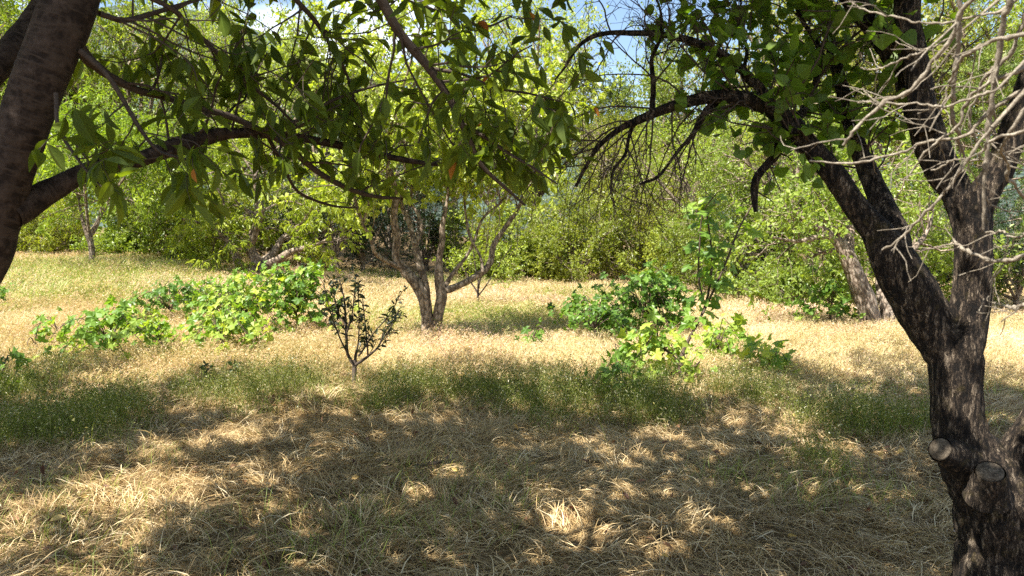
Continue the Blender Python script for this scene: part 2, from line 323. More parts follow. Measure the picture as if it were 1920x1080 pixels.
# ------------------------------------------------------------------ branching
def spawn(Pt, Rd, m, length, ang, up=0.0, K=6, t0=.25, t1=1.0, wig=.12, rr=.55, taper=.35, rg=rng, rmin=.0015, vary=.35, out=None, rmax=9.):
    """m children on each parent polyline -> (N*m,K,3), radii"""
    N, K0 = Pt.shape[:2]
    t = (t0 + (t1 - t0) * (np.arange(m)[None] + rg.random((N, m))) / m).clip(0, .999) * (K0 - 1)
    i = t.astype(int); f = (t - i)[..., None]; r = np.arange(N)[:, None]
    p = Pt[r, i] * (1 - f) + Pt[r, i + 1] * f; T = nrm(Pt[r, i + 1] - Pt[r, i]); rad = Rd[r, i] * (1 - f[..., 0]) + Rd[r, i + 1] * f[..., 0]
    p = p.reshape(-1, 3); T = T.reshape(-1, 3); rad = rad.reshape(-1)
    n = len(p); rv = rg.normal(size=(n, 3)); S = nrm(rv - (rv * T).sum(-1, keepdims=True) * T)
    a = np.radians(ang + rg.normal(size=(n, 1)) * 12)
    d = T * np.cos(a) + S * np.sin(a) + np.array([0, 0, up * .5])
    if out is not None: d = d + nrm((p - out) * np.array([1, 1, .3])) * .35
    d = nrm(d)
    Lg = length * (1 + vary * rg.normal(size=n)).clip(.35, 1.8)
    step = (Lg / (K - 1))[:, None]
    C = [p]
    for k in range(K - 1):
        d = nrm(d + rg.normal(size=(n, 3)) * wig + np.array([0, 0, up * .28])); C.append(C[-1] + d * step)
    C = np.stack(C, 1); r0 = np.clip(rad * rr, rmin, rmax)
    return C, r0[:, None] * np.linspace(1, taper, K)[None]
def leaf_sites(Pt, q, rg=rng, t0=.15, jit=.6):
    N, K0 = Pt.shape[:2]; t = (t0 + (1 - t0) * (np.arange(q)[None] + rg.random((N, q))) / q).clip(0, .999) * (K0 - 1)
    i = t.astype(int); f = (t - i)[..., None]; r = np.arange(N)[:, None]
    p = Pt[r, i] * (1 - f) + Pt[r, i + 1] * f; T = nrm(Pt[r, i + 1] - Pt[r, i])
    return p.reshape(-1, 3), T.reshape(-1, 3)
def put_leaves(mb, Pt, q, ln, wd, tpl, droop=.3, rg=rng, spread=.9, tint=None, t0=.15, tintf=None, cl=None, upn=1.0, mat=0):
    if tpl is SMALL: upn = .45
    p, T = leaf_sites(Pt, q, rg, t0)
    n = len(p); rv = rg.normal(size=(n, 3)); ax = nrm(T * .5 + nrm(rv) * spread + np.array([0, 0, -droop]))
    nr = nrm(np.array([0, 0, upn]) + rg.normal(size=(n, 3)) * .55 + np.where(np.abs(ax[:, 2:]) > .8, 1, 0) * rg.normal(size=(n, 3)))
    s = (1 + .28 * rg.normal(size=n)).clip(.4, 1.6)
    tt = (rg.random(n) * .5 + .5 * vnoise(p, 1.7, 5)).clip(0, 1) if tint is None else (tint[0] + (tint[1] - tint[0]) * rg.random(n))
    if tintf is not None: tt = tintf(p, tt, rg)
    if tpl is VINE: pass
    leaves(mb, p, ax, nr, ln * s, wd * s * (1 + .15 * rg.normal(size=n)).clip(.6, 1.4), tpl, tt, mat)

# ------------------------------------------------------------------ orchard tree prototypes (built at the origin)
def bg_tree(kind, H, Rc, seed, trunk_h, limbs=7, lean=(0, 0), low=0.0, stems=None, spread=62, dens=1.0, bark=None):
    rg = np.random.default_rng(seed)
    ls = dict(peach=(.15, .042, SMALL, .55, M_peach, 8), broad=(.095, .062, SMALL, .45, M_broad, 8), fine=(.075, .042, SMALL, .15, M_fine, 10),
              bright=(.105, .080, SMALLB, .35, M_bright, 8), dark=(.06, .032, SMALL, .1, M_dark, 11))[kind]
    lw, wwd, tpl, droop, lm, q = ls
    wood = MB(); r0 = .022 * H + .03
    Lm = []; Rm = []
    if stems is None:
        tr = curve([(0, 0, -.15), (lean[0] * .3, lean[1] * .3, trunk_h * .5), (lean[0], lean[1], trunk_h)], 10)
        tubes(wood, tr[None], np.linspace(r0 * 1.15, r0 * .8, 10)[None], 9, rough=.5, rs=7)
        tops = [(tr[-1], r0 * .7)]
    else:
        tops = []
        for s in stems:
            s = np.array(s, float); c = curve(s, 16)
            tubes(wood, c[None, :, :3], c[None, :, 3], 9, rough=.5, rs=7); tops.append((c[-1, :3], c[-1, 3] * .9))
    for tp, tr_ in tops:
        nl = max(2, limbs // len(tops))
        for k in range(nl):
            az = (k + rg.random() * .7) / nl * 6.283 + rg.random(); el = rg.uniform(.25, 1.25) if k else 1.45
            rch = Rc * rg.uniform(.75, 1.05) * math.cos(el) ** .7 + .2
            e = np.array([math.cos(az) * rch, math.sin(az) * rch, 0]) + np.array([tp[0] * .5, tp[1] * .5, trunk_h + (H - trunk_h) * (0.25 + .75 * math.sin(el)) * rg.uniform(.85, 1.0)])
            if el < .7: e[2] = max(e[2] - low * rg.random(), .6)
            mid = tp * .5 + e * .5 + np.array([0, 0, .12 * H * math.cos(el)]) + rg.normal(size=3) * .12 * Rc
            Lm.append(curve([tp, mid, e], 12)); Rm.append(tr_ * rg.uniform(.55, .8) * np.linspace(1, .22, 12))
    Lm = np.array(Lm); Rm = np.array(Rm); ctr = np.array([0, 0, H * .5])
    tubes(wood, Lm, Rm, 6, rough=.3, rs=7)
    s = Rc / 2.4
    B, RB = spawn(Lm, Rm, 9, 1.05 * s, spread, .12, 6, .18, 1, .16, .5, rg=rg, out=ctr)
    tubes(wood, B, RB, 4)
    C, RC = spawn(B, RB, 7, .58 * s, 55, .0 if kind == 'peach' else .15, 5, .15, 1, .2, .55, rg=rg, rmin=.003)
    tubes(wood, C, RC, 3)
    fol = MB()
    D, RD = spawn(C, RC, 6, .34 * s, 50, -.25 if kind == 'peach' else .05, 4, .2, 1, .25, .6, rg=rg, rmin=.0025)
    # clumps: drop twigs where the clump noise is low, so that gaps stay
    cl = .5 * vnoise(D[:, 1], 1.1 / s, seed) + .5 * vnoise(D[:, 1], 2.3 / s, seed + 3)
    keep = cl > .44; D, RD = D[keep], RD[keep]
    tubes(wood, D[::4], RD[::4], 3)
    fq = max(2, int(round(q * .6 * dens)))
    put_leaves(fol, D, fq, lw, wwd, tpl, droop, rg)
    put_leaves(fol, C, 3, lw, wwd, tpl, droop, rg)
    return wood, fol, (bark or M_tbark), lm
PROTO = {}
def proto(key, *a, **k): PROTO[key] = (a, k, [None])
proto('peach_a', 'peach', 4.6, 2.7, 21, 1.5, 9, low=.6, stems=[[(0, 0, -.1, .10), (.02, 0, .5, .09), (-.04, 0, .95, .085)], [(-.04, 0, .8, .07), (-.2, .1, 1.3, .055), (-.3, .2, 1.8, .04)], [(-.04, 0, .85, .06), (.2, 0, 1.3, .05), (.35, -.1, 1.9, .035)]])
proto('peach_b', 'peach', 6.5, 3.1, 22, 1.4, 9, low=1.8)
proto('broad_a', 'broad', 9.0, 3.1, 31, 2.8, 11, low=.9)
proto('broad_b', 'broad', 7.0, 2.9, 32, 2.3, 9, low=.2)
proto('fine_a', 'fine', 6.8, 2.8, 41, 2.4, 9, low=.3)
proto('fine_b', 'fine', 4.0, 2.3, 42, .9, 8, low=.8)
proto('bright_a', 'bright', 4.5, 2.4, 51, .8, 8, low=1.5)
proto('dark_a', 'dark', 4.4, 1.9, 61, .5, 9, low=1.5, dens=1.3)
proto('shrub_a', 'fine', 2.2, 1.7, 71, .25, 8, low=1.0)
proto('shrub_b', 'broad', 2.0, 1.6, 72, .25, 8, low=1.0)
def place_tree(key, name, label, x, y, rot, s=1.0, cat='tree', group=None, loc=None, sz=1.0):
    a, k, store = PROTO[key]; loc = G(x, y) if loc is None else loc
    t = thing(name, label, cat, loc, group); t.rotation_euler = (0, 0, rot); t.scale = (s, s, s * sz)
    if store[0] is None:
        wood, fol, bm_, lm = bg_tree(*a, **k)
        store[0] = (wood.build('trunk', bm_), fol.build('crown', lm)); w_, f_ = store[0]
    else: w_, f_ = store[0][0].copy(), store[0][1].copy(); COL.objects.link(w_); COL.objects.link(f_)
    w_.parent = t; f_.parent = t
    return t
BGT = [  # proto, name, label, category, px, py, rot, scale, zscale
 ('peach_a', 'peach_tree', 'low peach tree on a pale forked trunk at the left field edge', 172, 502, 0.3, .95, 1.0),
 ('bright_a', 'young_maple', 'bright green leafy small tree between the two peach trees', 335, 486, 1.3, 1.05, 1.0),
 ('peach_b', 'peach_tree', 'tall peach tree at the far left behind the cherry trunk', 30, 470, 2.1, 1.4, 1.1),
 ('fine_b', 'shrub', 'feathery shrub left of the pale forked peach tree', 60, 484, .9, .8, 1.0),
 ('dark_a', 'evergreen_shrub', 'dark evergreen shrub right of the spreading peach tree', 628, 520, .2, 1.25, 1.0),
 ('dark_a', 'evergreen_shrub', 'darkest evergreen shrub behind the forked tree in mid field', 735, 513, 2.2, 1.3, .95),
 ('fine_a', 'locust_tree', 'feathery green tree behind the mid-field tree to its right', 935, 508, 1.0, .95, 1.0),
 ('shrub_b', 'shrub', 'pale green round shrub right behind the small slim tree', 985, 528, 1.0, 1.2, 1.0),
 ('shrub_a', 'shrub', 'low yellow-green shrub under the drooping bare twigs', 1085, 533, 2.0, 1.3, 1.0),
 ('fine_a', 'locust_tree', 'feathery locust tree with a thin reddish trunk beyond the drooping twigs', 1135, 515, 2.5, 1.0, 1.0),
 ('fine_b', 'shrub', 'dense small-leaved shrub behind the large dark green vine', 1215, 528, 3.5, 1.05, 1.0),
 ('fine_a', 'locust_tree', 'dense feathery tree standing behind the tall climbing vine shoots', 1320, 545, 5.0, .85, .95),
 ('broad_b', 'plum_tree', 'leafy tree with a dark slim curved trunk right of the climbing vine shoots', 1468, 573, 1.0, .72, 1.0),
 ('fine_b', 'shrub', 'shrub with bare tangled stems left of the dark slim curved trunk', 1400, 570, 2.2, .75, 1.0),
 ('fine_b', 'shrub', 'small-leaved shrub behind the leaning old trunk', 1555, 563, 4.2, .85, 1.0),
 ('shrub_b', 'shrub', 'low shrub at the foot of the trees left of the leaning old trunk', 1515, 578, .5, .8, 1.0),
 ('broad_a', 'walnut_tree', 'tallest pale-leaved tree reaching the sky right of the cherry boughs', 1000, 505, .6, 1.2, 1.1),
 ('fine_a', 'locust_tree', 'tall feathery tree behind the spreading peach tree', 420, 470, 4.0, 1.3, 1.2),
 ('peach_b', 'peach_tree', 'tall peach tree rising behind the bright green small tree', 250, 466, 5.3, 1.4, 1.15),
 ('broad_b', 'plum_tree', 'leafy tree rising over the dark evergreen shrubs', 600, 500, 3.3, 1.25, 1.1),
 ('broad_a', 'walnut_tree', 'tall broad-leaved tree behind the forked mid-field tree', 790, 500, 4.4, .95, 1.0),
 ('broad_b', 'plum_tree', 'leafy tree seen between the two arching apricot boughs', 1265, 505, 2.9, 1.3, 1.12),
 ('broad_a', 'walnut_tree', 'tall tree behind the apricot leaves at upper right', 1480, 520, 1.9, 1.15, 1.1),
 ('fine_a', 'locust_tree', 'feathery tree behind the right arching bough', 1410, 515, 0.3, 1.05, 1.0),
 ('broad_b', 'plum_tree', 'tall leafy tree behind the leaning old trunk', 1620, 530, 5.1, 1.3, 1.25),
 ('fine_a', 'locust_tree', 'tall feathery tree behind the apricot trunks at far right', 1770, 525, 2.7, 1.35, 1.25),
 ('fine_a', 'locust_tree', 'feathery tree at the right picture edge behind the pine', 1930, 530, 4.7, 1.35, 1.25),
 ('broad_b', 'plum_tree', 'leafy tree at the left picture edge behind the cherry trunk', -60, 468, .7, 1.35, 1.25),
 ('peach_b', 'peach_tree', 'tall peach tree over the pale forked trunk', 150, 466, 3.9, 1.45, 1.15),
]
US = [('shrub_a', 'low feathery shrub at the foot of the pale forked peach tree, left side', 100, 486, .8), ('shrub_b', 'low round shrub at the foot of the pale forked peach tree, right side', 240, 486, .8),
 ('shrub_a', 'low shrub under the bright green small tree', 300, 490, 1.2), ('shrub_b', 'low shrub left of the spreading peach tree limbs', 395, 500, 1.0), ('shrub_a', 'low shrub seen through the limbs of the spreading peach tree', 510, 500, 1.2),
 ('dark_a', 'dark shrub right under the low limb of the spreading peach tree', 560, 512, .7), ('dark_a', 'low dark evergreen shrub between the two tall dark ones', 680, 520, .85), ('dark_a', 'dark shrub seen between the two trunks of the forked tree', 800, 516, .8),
 ('shrub_b', 'pale low shrub behind the right limb of the forked tree', 865, 520, 1.1), ('shrub_a', 'low shrub between the slim tree and the round pale shrub', 945, 528, .9), ('shrub_b', 'low rounded shrub behind the dark trailing vine', 1040, 532, .9),
 ('shrub_a', 'low feathery shrub at the foot of the thin reddish trunk', 1160, 532, 1.1), ('shrub_b', 'low pale shrub right of the large dark vine mound', 1290, 545, 1.0), ('shrub_a', 'low shrub between the climbing shoots and the tangled shrub', 1350, 556, 1.0),
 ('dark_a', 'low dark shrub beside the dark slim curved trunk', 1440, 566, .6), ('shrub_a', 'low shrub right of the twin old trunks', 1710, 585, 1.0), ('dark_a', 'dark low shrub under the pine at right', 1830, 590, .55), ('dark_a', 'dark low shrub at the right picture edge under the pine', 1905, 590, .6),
 ('shrub_b', 'low shrub at the far left edge of the field', 15, 482, 1.2)]
for i, (k_, lb, x, y, s) in enumerate(US): BGT.append((k_, 'evergreen_shrub' if k_ == 'dark_a' else 'shrub', lb, x, y, i * 1.9, s, 1.0))
for key, nm, lb, x, y, rot, s, sz in BGT:
    place_tree(key, nm, lb, x, y, rot, s, 'shrub' if 'shrub' in nm else 'tree', group='trees and shrubs along the far edge of the field', sz=sz)
# the far rows, seen only as gaps' filling: mapped at real distances
far = [('broad_a', -26, 40, 1.1, 'behind the foot of the cherry trunk at the left edge'), ('fine_a', -20, 37, 1.3, 'above the pale forked trunk at left'), ('broad_b', -15, 41, 1.35, 'above the left part of the vine patch'),
       ('peach_b', -11, 36, 1.2, 'behind the limbs of the spreading peach tree'), ('fine_a', -7, 39, 1.2, 'behind the dark evergreen shrubs'), ('broad_a', -3, 42, 1.05, 'behind the right limbs of the forked mid-field tree'),
       ('fine_a', 1, 37, 1.25, 'beneath the tallest pale-leaved tree'), ('fine_b', 4.5, 34, 1.2, 'behind the thin reddish trunk'), ('fine_b', 8, 36, 1.35, 'behind the climbing vine shoots, low'), ('broad_b', 9.5, 40, .8, 'above the climbing vine shoots'),
       ('fine_a', 13.5, 36, 1.2, 'left of the leaning old trunk'), ('broad_b', 17, 34, 1.3, 'between the old trunks and the apricot stem'), ('broad_a', 21, 37, 1.1, 'right behind the upright apricot stem')]
names = dict(broad_a='walnut_tree', fine_a='locust_tree', broad_b='plum_tree', peach_b='peach_tree', fine_b='shrub')
for i, (k, x, y, s, wh) in enumerate(far):
    place_tree(k, names[k], ('shrub' if k == 'fine_b' else 'tree') + ' of the far row ' + wh, 0, 0, i * 1.7, s, 'shrub' if k == 'fine_b' else 'tree', 'far back row of trees', loc=(x, y, float(gh(x, y)) - .1))

# pines with long needles
def pine(name, label, loc, H, Rc, seed, low=.5, seglen=.11):
    rg = np.random.default_rng(seed); t = thing(name, label, 'tree', loc); o = np.array(loc)
    wood = MB(); tr = curve([(0, 0, -.1), (.05 * H * .2, 0, H * .5), (0, .02 * H, H)], 14)
    tubes(wood, (tr + o)[None], np.linspace(.018 * H + .02, .012, 14)[None], 8, rough=.4)
    nw = int(H * 11); Bm = []; Br = []
    for k in range(nw):
        z = low + (H - low) * (k / nw) ** .9; az = k * 2.4 + rg.random() * .6; r = Rc * (1 - (z / H) ** 1.4) * rg.uniform(.7, 1.05) + .2
        a = np.array([0, 0, z]); d = np.array([math.cos(az), math.sin(az), 0])
        Bm.append(curve([a, a + d * r * .5 + np.array([0, 0, .08 * r]), a + d * r + np.array([0, 0, .22 * r])], 8)); Br.append(np.linspace(.014 + .008 * r, .004, 8))
    Bm = np.array(Bm) + o; Br = np.array(Br); tubes(wood, Bm, Br, 4)
    C, RC = spawn(Bm, Br, 7, .42 * Rc / 1.8, 48, .25, 5, .2, 1, .1, .6, rg=rg, rmin=.003); tubes(wood, C, RC, 3)
    fol = MB(); allp = np.concatenate([C, Bm[:, ::2][:, :4][:, [0, 1, 2, 3, 3]]])
    p, T = leaf_sites(C, 55, rg, .35); n = len(p)
    rv = rg.normal(size=(n, 3)); S = nrm(rv - (rv * T).sum(-1, keepdims=True) * T); ax = nrm(T * .75 + S * .8)
    leaves(fol, p, ax, rg.normal(size=(n, 3)), seglen * (.8 + .4 * rg.random(n)), np.full(n, .0045 if seglen > .1 else .006), SMALL, (.35 * rg.random(n) + .65 * vnoise(p, 2.5, 3)).clip(0, 1))
    wood.build('trunk', M_tbark, t); fol.build('needles', M_needle, t)
pine('pine_tree', 'young long-needled pine behind the upright apricot stem at right', G(1850, 586), 5.6, 2.0, 81)
pine('pine_tree', 'long-needled pine lower right of the leaning apricot stem', G(1735, 570), 4.2, 1.7, 82)
pine('pine_tree', 'pine with its top between the cherry and apricot boughs', G(1165, 512) + np.array([0, 2, 0]), 8.2, 2.1, 83, 1.5)

# ------------------------------------------------------------------ trees traced from the picture at their own distance
def pathpx(rows, d0, d1=None, n=24, fx=1.0):      # rows (px, py, radius px) -> smooth points (n,4)
    d1 = d0 if d1 is None else d1; m = len(rows); pts = []
    for i, (x, y, r) in enumerate(rows):
        d = d0 + (d1 - d0) * i / (m - 1); p = P(x, y, d); pts.append((*p, r * d / F * fx))
    return curve(pts, n)
def line(mb, c, sides=8, rough=.35, rs=9, mat=0, cap=False):
    tubes(mb, c[None, :, :3], np.maximum(c[None, :, 3], .0012), sides, mat, rough=rough, rs=rs, cap=cap)

# --- mid-field tree with two trunks
c0 = G(805, 642); D0 = c0[1]
t = thing('orchard_tree', 'mid-field orchard tree with two short trunks forking into upright limbs', 'tree', c0)
stems = [  # left trunk system
 [(803, 655, 16), (800, 590, 14), (792, 550, 16), (770, 520, 14), (752, 500, 12)],
 [(752, 500, 12), (742, 480, 9), (745, 445, 10), (738, 410, 9), (742, 370, 9), (735, 330, 6), (720, 280, 4)],
 [(758, 505, 8), (735, 495, 6), (712, 482, 6), (702, 472, 5), (694, 445, 4), (680, 420, 4)],
 [(800, 560, 10), (795, 525, 10), (782, 480, 9), (775, 445, 7), (765, 410, 7), (752, 380, 6), (760, 320, 4)],
 [(778, 458, 7), (790, 430, 5), (785, 405, 4), (770, 380, 4)],
 [(812, 655, 14), (822, 590, 13), (828, 555, 13), (823, 525, 12), (823, 490, 9), (829, 455, 8), (830, 420, 6), (838, 380, 4), (842, 330, 3)],
 [(828, 545, 10), (850, 540, 9), (880, 525, 8), (905, 510, 8), (920, 490, 8), (925, 460, 7), (945, 430, 6), (965, 400, 6), (985, 365, 4), (1000, 330, 3)],
 [(835, 535, 6), (855, 505, 5), (875, 480, 4), (890, 450, 3), (905, 410, 3), (940, 380, 3)],
 [(905, 510, 5), (900, 480, 3), (880, 440, 3), (872, 390, 3), (870, 350, 3)]]
Ls = []
for k, rows in enumerate(stems):
    off = [0, -.2, -.5, .3, .3, 0, .3, .2, .2][k]
    c = pathpx(rows, D0, D0 + off, 26, .78); m = MB(); line(m, c, 10, .45, 8); m.build('trunk' if k in (0, 5) else 'limb', M_tbark, t, True); Ls.append(c)
tops = np.array([Ls[i][:, :] for i in (1, 2, 3, 4, 5, 6, 7, 8)])
rg = np.random.default_rng(101)
up, ur = [], []
for c in tops:                                  # boughs carrying on above each limb
    e = c[-1, :3]
    for _ in range(2):
        q = e + np.array([rg.uniform(-1.1, 1.1), rg.uniform(-1.4, 1.4), rg.uniform(1.0, 2.6)]); mid = (e + q) / 2 + rg.normal(size=3) * .15
        up.append(curve([e, mid, q], 10)); ur.append(np.linspace(c[-1, 3] * .9, .008, 10))
up = np.array(up); ur = np.array(ur); wd_ = MB(); tubes(wd_, up, ur, 5)
B, RB = spawn(up, ur, 6, .85, 50, .1, 6, .1, 1, .15, .55, rg=rg); tubes(wd_, B, RB, 4)
B2, RB2 = spawn(tops[:, ::2, :3], tops[:, ::2, 3], 4, .7, 50, .35, 6, .82, 1, .15, .35, rg=rg); tubes(wd_, B2, RB2, 4)
B = np.concatenate([B, B2]); RB = np.concatenate([RB, RB2])
C, RC = spawn(B, RB, 5, .45, 50, .05, 5, .2, 1, .2, .55, rg=rg, rmin=.003); tubes(wd_, C, RC, 3)
Dt, RD = spawn(C, RC, 3, .2, 50, 0, 4, .2, 1, .2, .55, rg=rg, rmin=.002)
fol = MB(); put_leaves(fol, Dt, 10, .082, .055, SMALL, .4, rg); wd_.build('branches', M_tbark, t); fol.build('crown', M_broad, t)

# --- spreading peach tree left of it
c0 = G(478, 520); D1 = c0[1]
t = thing('peach_tree', 'spreading peach tree with bare forked limbs and drooping narrow leaves left of centre', 'tree', c0)
Ls = []
for k, rows in enumerate([
 [(478, 528, 14), (478, 505, 14), (484, 492, 12), (475, 478, 10), (466, 462, 10), (472, 450, 10), (482, 420, 8), (487, 395, 9), (483, 370, 6), (478, 320, 5)],
 [(478, 512, 10), (500, 498, 9), (525, 485, 8), (550, 470, 6), (590, 460, 3), (620, 445, 2)],
 [(484, 492, 8), (505, 482, 8), (520, 465, 7), (530, 448, 6), (560, 425, 4), (570, 380, 3)],
 [(468, 515, 9), (450, 495, 7), (440, 470, 5), (415, 440, 4), (380, 420, 3), (340, 410, 2)],
 [(466, 462, 6), (440, 452, 4), (425, 425, 3), (420, 380, 2), (400, 340, 2)]]):
    c = pathpx(rows, D1, D1 + [0, -.6, .4, -.8, -.5][k], 24); m = MB(); line(m, c, 9, .45, 8); m.build('trunk' if k == 0 else 'limb', M_tbark, t, True); Ls.append(c)
tops = np.array(Ls); rg = np.random.default_rng(102); wd_ = MB()
extra = []; er = []
for a, b in [((478, 330), (330, 360)), ((478, 330), (400, 260)), ((478, 330), (560, 270)), ((560, 425), (650, 360)), ((415, 440), (330, 470)), ((482, 400), (600, 400)), ((470, 400), (370, 400)), ((415, 440), (390, 520)), ((480, 350), (480, 240)), ((415, 430), (440, 500))]:
    p0 = P(*a, D1 - .2); p1 = P(*b, D1 + rg.uniform(-1.8, 1.2)); extra.append(curve([p0, (p0 + p1) / 2 + np.array([0, 0, .35]), p1], 10)); er.append(np.linspace(.03, .01, 10))
extra = np.array(extra); er = np.array(er); tubes(wd_, extra, er, 5)
B, RB = spawn(extra, er, 8, .75, 50, .05, 6, .15, 1, .15, .55, rg=rg)
B2, RB2 = spawn(tops[:, ::2, :3], tops[:, ::2, 3], 6, .7, 50, .1, 6, .5, 1, .15, .35, rg=rg)
B = np.concatenate([B, B2]); RB = np.concatenate([RB, RB2]); tubes(wd_, B, RB, 4)
C, RC = spawn(B, RB, 5, .45, 50, -.15, 5, .2, 1, .2, .55, rg=rg, rmin=.003); tubes(wd_, C, RC, 3)
Dt, RD = spawn(C, RC, 3, .25, 45, -.3, 4, .2, 1, .2, .55, rg=rg, rmin=.002)
fol = MB(); put_leaves(fol, Dt, 8, .15, .038, SMALL, .7, rg); wd_.build('branches', M_tbark, t); fol.build('crown', M_peach, t)

# --- leaning old trunks on the right
c0 = G(1640, 618); D2 = c0[1]
t = thing('old_tree', 'old pale-barked tree leaning left with a twin trunk at right', 'tree', c0); Ls = []
for k, rows in enumerate([
 [(1640, 628, 20), (1632, 590, 20), (1618, 550, 19), (1603, 515, 17), (1588, 480, 16), (1575, 458, 12), (1555, 440, 9), (1530, 425, 7), (1500, 405, 4), (1470, 385, 3)],
 [(1668, 625, 14), (1666, 590, 14), (1655, 550, 12), (1650, 500, 9), (1640, 450, 7), (1620, 400, 6), (1600, 350, 5), (1590, 280, 3)],
 [(1590, 480, 10), (1595, 450, 9), (1592, 420, 7), (1585, 395, 6), (1575, 350, 4), (1550, 300, 3)],
 [(1612, 622, 6), (1614, 580, 6), (1606, 550, 5), (1598, 520, 4), (1590, 500, 3)],
 [(1555, 440, 6), (1520, 448, 5), (1490, 452, 3), (1450, 445, 2)],
 [(1650, 520, 8), (1690, 490, 7), (1715, 465, 6), (1740, 430, 4), (1750, 380, 3)]]):
    c = pathpx(rows, D2, D2 + [0, .3, .4, -.1, -.4, .4][k], 26); m = MB(); line(m, c, 10, .6, 7); m.build('trunk' if k in (0, 1) else 'limb', M_gbark, t, True); Ls.append(c)
tops = np.array([Ls[i] for i in (0, 1, 2, 4, 5)]); rg = np.random.default_rng(103); wd_ = MB()
B, RB = spawn(tops[:, ::2, :3], tops[:, ::2, 3], 9, 1.1, 55, .1, 7, .5, 1, .2, .4, rg=rg); tubes(wd_, B, RB, 4)
C, RC = spawn(B, RB, 6, .6, 50, .0, 6, .2, 1, .25, .5, rg=rg, rmin=.003); tubes(wd_, C, RC, 3)
Dt, RD = spawn(C, RC, 4, .3, 50, .0, 4, .2, 1, .25, .55, rg=rg, rmin=.0025); tubes(wd_, Dt[::3], RD[::3], 3)
fol = MB(); put_leaves(fol, Dt, 8, .075, .05, SMALL, .3, rg); wd_.build('branches', M_tbark, t); fol.build('crown', M_broad, t)

# --- small slim tree behind the forked tree, sapling
def small_tree(name, label, rows_list, D, leafm, ll, lwid, tpl, q, seed, barkm, m1=5, l1=.3, base=None, m2=3, upv=.3, tb=None):
    rg = np.random.default_rng(seed); base = G(*rows_list[0][0][:2]) if base is None else base; t = thing(name, label, 'tree', base); Ls = []
    m = MB()
    for rows in rows_list:
        c = pathpx(rows, D, D + rg.uniform(-.25, .25), 16, .68); line(m, c, 7, .3, 20); Ls.append(c)
    m.build('trunk', barkm, t, True)
    Ls = np.array(Ls)[1:]; tw = MB(); B, RB = spawn(Ls[:, :, :3], Ls[:, :, 3], m1, l1, 38, upv, 6, .2, 1, .12, .5, rg=rg, rmin=.0025, taper=.5, rmax=.006)
    tubes(tw, B, RB, 4)
    fol = MB(); put_leaves(fol, B, q, ll, lwid, tpl, -.1, rg); put_leaves(fol, Ls[:, 4:, :3], q + 3, ll, lwid, tpl, -.1, rg)
    if m2:
        C, RC = spawn(B, RB, m2, l1 * .45, 40, upv, 4, .3, 1, .15, .6, rg=rg, rmin=.002); tubes(tw, C, RC, 3); put_leaves(fol, C, max(2, q - 2), ll, lwid, tpl, -.1, rg)
    tw.build('twigs', tb or barkm, t); fol.build('leaves', leafm, t); return t
Ds = G(664, 726)[1]
small_tree('sapling', 'small dark-leaved sapling standing at the edge of the shade', [
 [(663, 738, 7.5), (664, 705, 7), (665, 676, 7)], [(665, 686, 5), (652, 665, 4.5), (650, 640, 4), (648, 600, 3.5), (645, 560, 2.5), (635, 520, 1.5)],
 [(667, 684, 5), (685, 672, 4), (705, 655, 3), (715, 640, 2.5), (735, 610, 2), (748, 580, 1.5)], [(655, 668, 3), (640, 640, 2.5), (628, 610, 2), (618, 580, 1.5), (606, 530, 1.2)],
 [(672, 668, 3), (685, 650, 2.5), (700, 625, 2), (730, 590, 1.6), (752, 550, 1.2)], [(665, 682, 4), (667, 665, 4), (672, 640, 2), (673, 590, 1.7), (671, 530, 1.2)],
 [(690, 668, 2.5), (688, 640, 2.3), (684, 600, 1.8), (680, 560, 1.3)], [(650, 625, 2.5), (660, 590, 2), (664, 555, 1.5), (668, 520, 1)],
 [(648, 610, 2.2), (632, 580, 1.8), (625, 550, 1.2)], [(712, 645, 2), (722, 620, 1.7), (742, 600, 1.2)]],
 Ds, M_sapl, .064, .026, SMALLB, 6, 104, M_twig, m1=7, l1=.17, m2=0, upv=.15)
c0 = G(897, 580)
small_tree('slim_tree', 'small slim tree with dark stem right of the forked mid-field tree', [
 [(897, 586, 4), (896, 560, 3.5), (897, 530, 3)], [(897, 550, 3), (880, 525, 2), (865, 500, 1.6), (845, 480, 1)], [(897, 540, 3), (905, 500, 2), (912, 460, 1.6), (920, 400, 1)],
 [(896, 556, 2.2), (915, 530, 1.8), (940, 490, 1.3), (960, 460, 1)], [(897, 530, 2.2), (890, 490, 1.8), (885, 440, 1.2), (888, 400, 1)]],
 c0[1], M_fine, .06, .035, SMALLB, 7, 105, M_twig, m1=6, l1=.5, m2=4, upv=.1)

# ------------------------------------------------------------------ cherry tree on the left (foreground)
ct = thing('cherry_tree', 'large dark cherry tree whose trunk leans in from the left edge', 'tree', (-2.35, 2.2, 0))
def limb(parent, name, rows, d0, d1, mat, sides=14, rough=.25, rs=14, n=40, cap=False):
    c = pathpx(rows, d0, d1, n); m = MB(); line(m, c, sides, rough, rs, cap=cap); m.build(name, mat, parent, True); return c
base = np.array([-2.35, 2.15, -.1, .17])
tr = np.vstack([[base], [[-2.2, 2.15, .5, .125]], [[-1.85, 2.17, 1.0, .10]],
    *[[np.append(P(x, y, d), r * .87 * d / F)] for x, y, r, d in [(-55, 520, 56, 2.2), (-12, 420, 52, 2.2), (18, 320, 49, 2.2), (48, 225, 51, 2.2), (82, 130, 52, 2.2), (118, 40, 55, 2.22), (150, -60, 56, 2.25), (190, -190, 50, 2.3), (230, -380, 44, 2.4)]]])
c = curve(tr, 110); m = MB(); line(m, c, 34, .12, 11); m.build('trunk', M_cbark, ct, True); ctop = c[-1]
cb = []
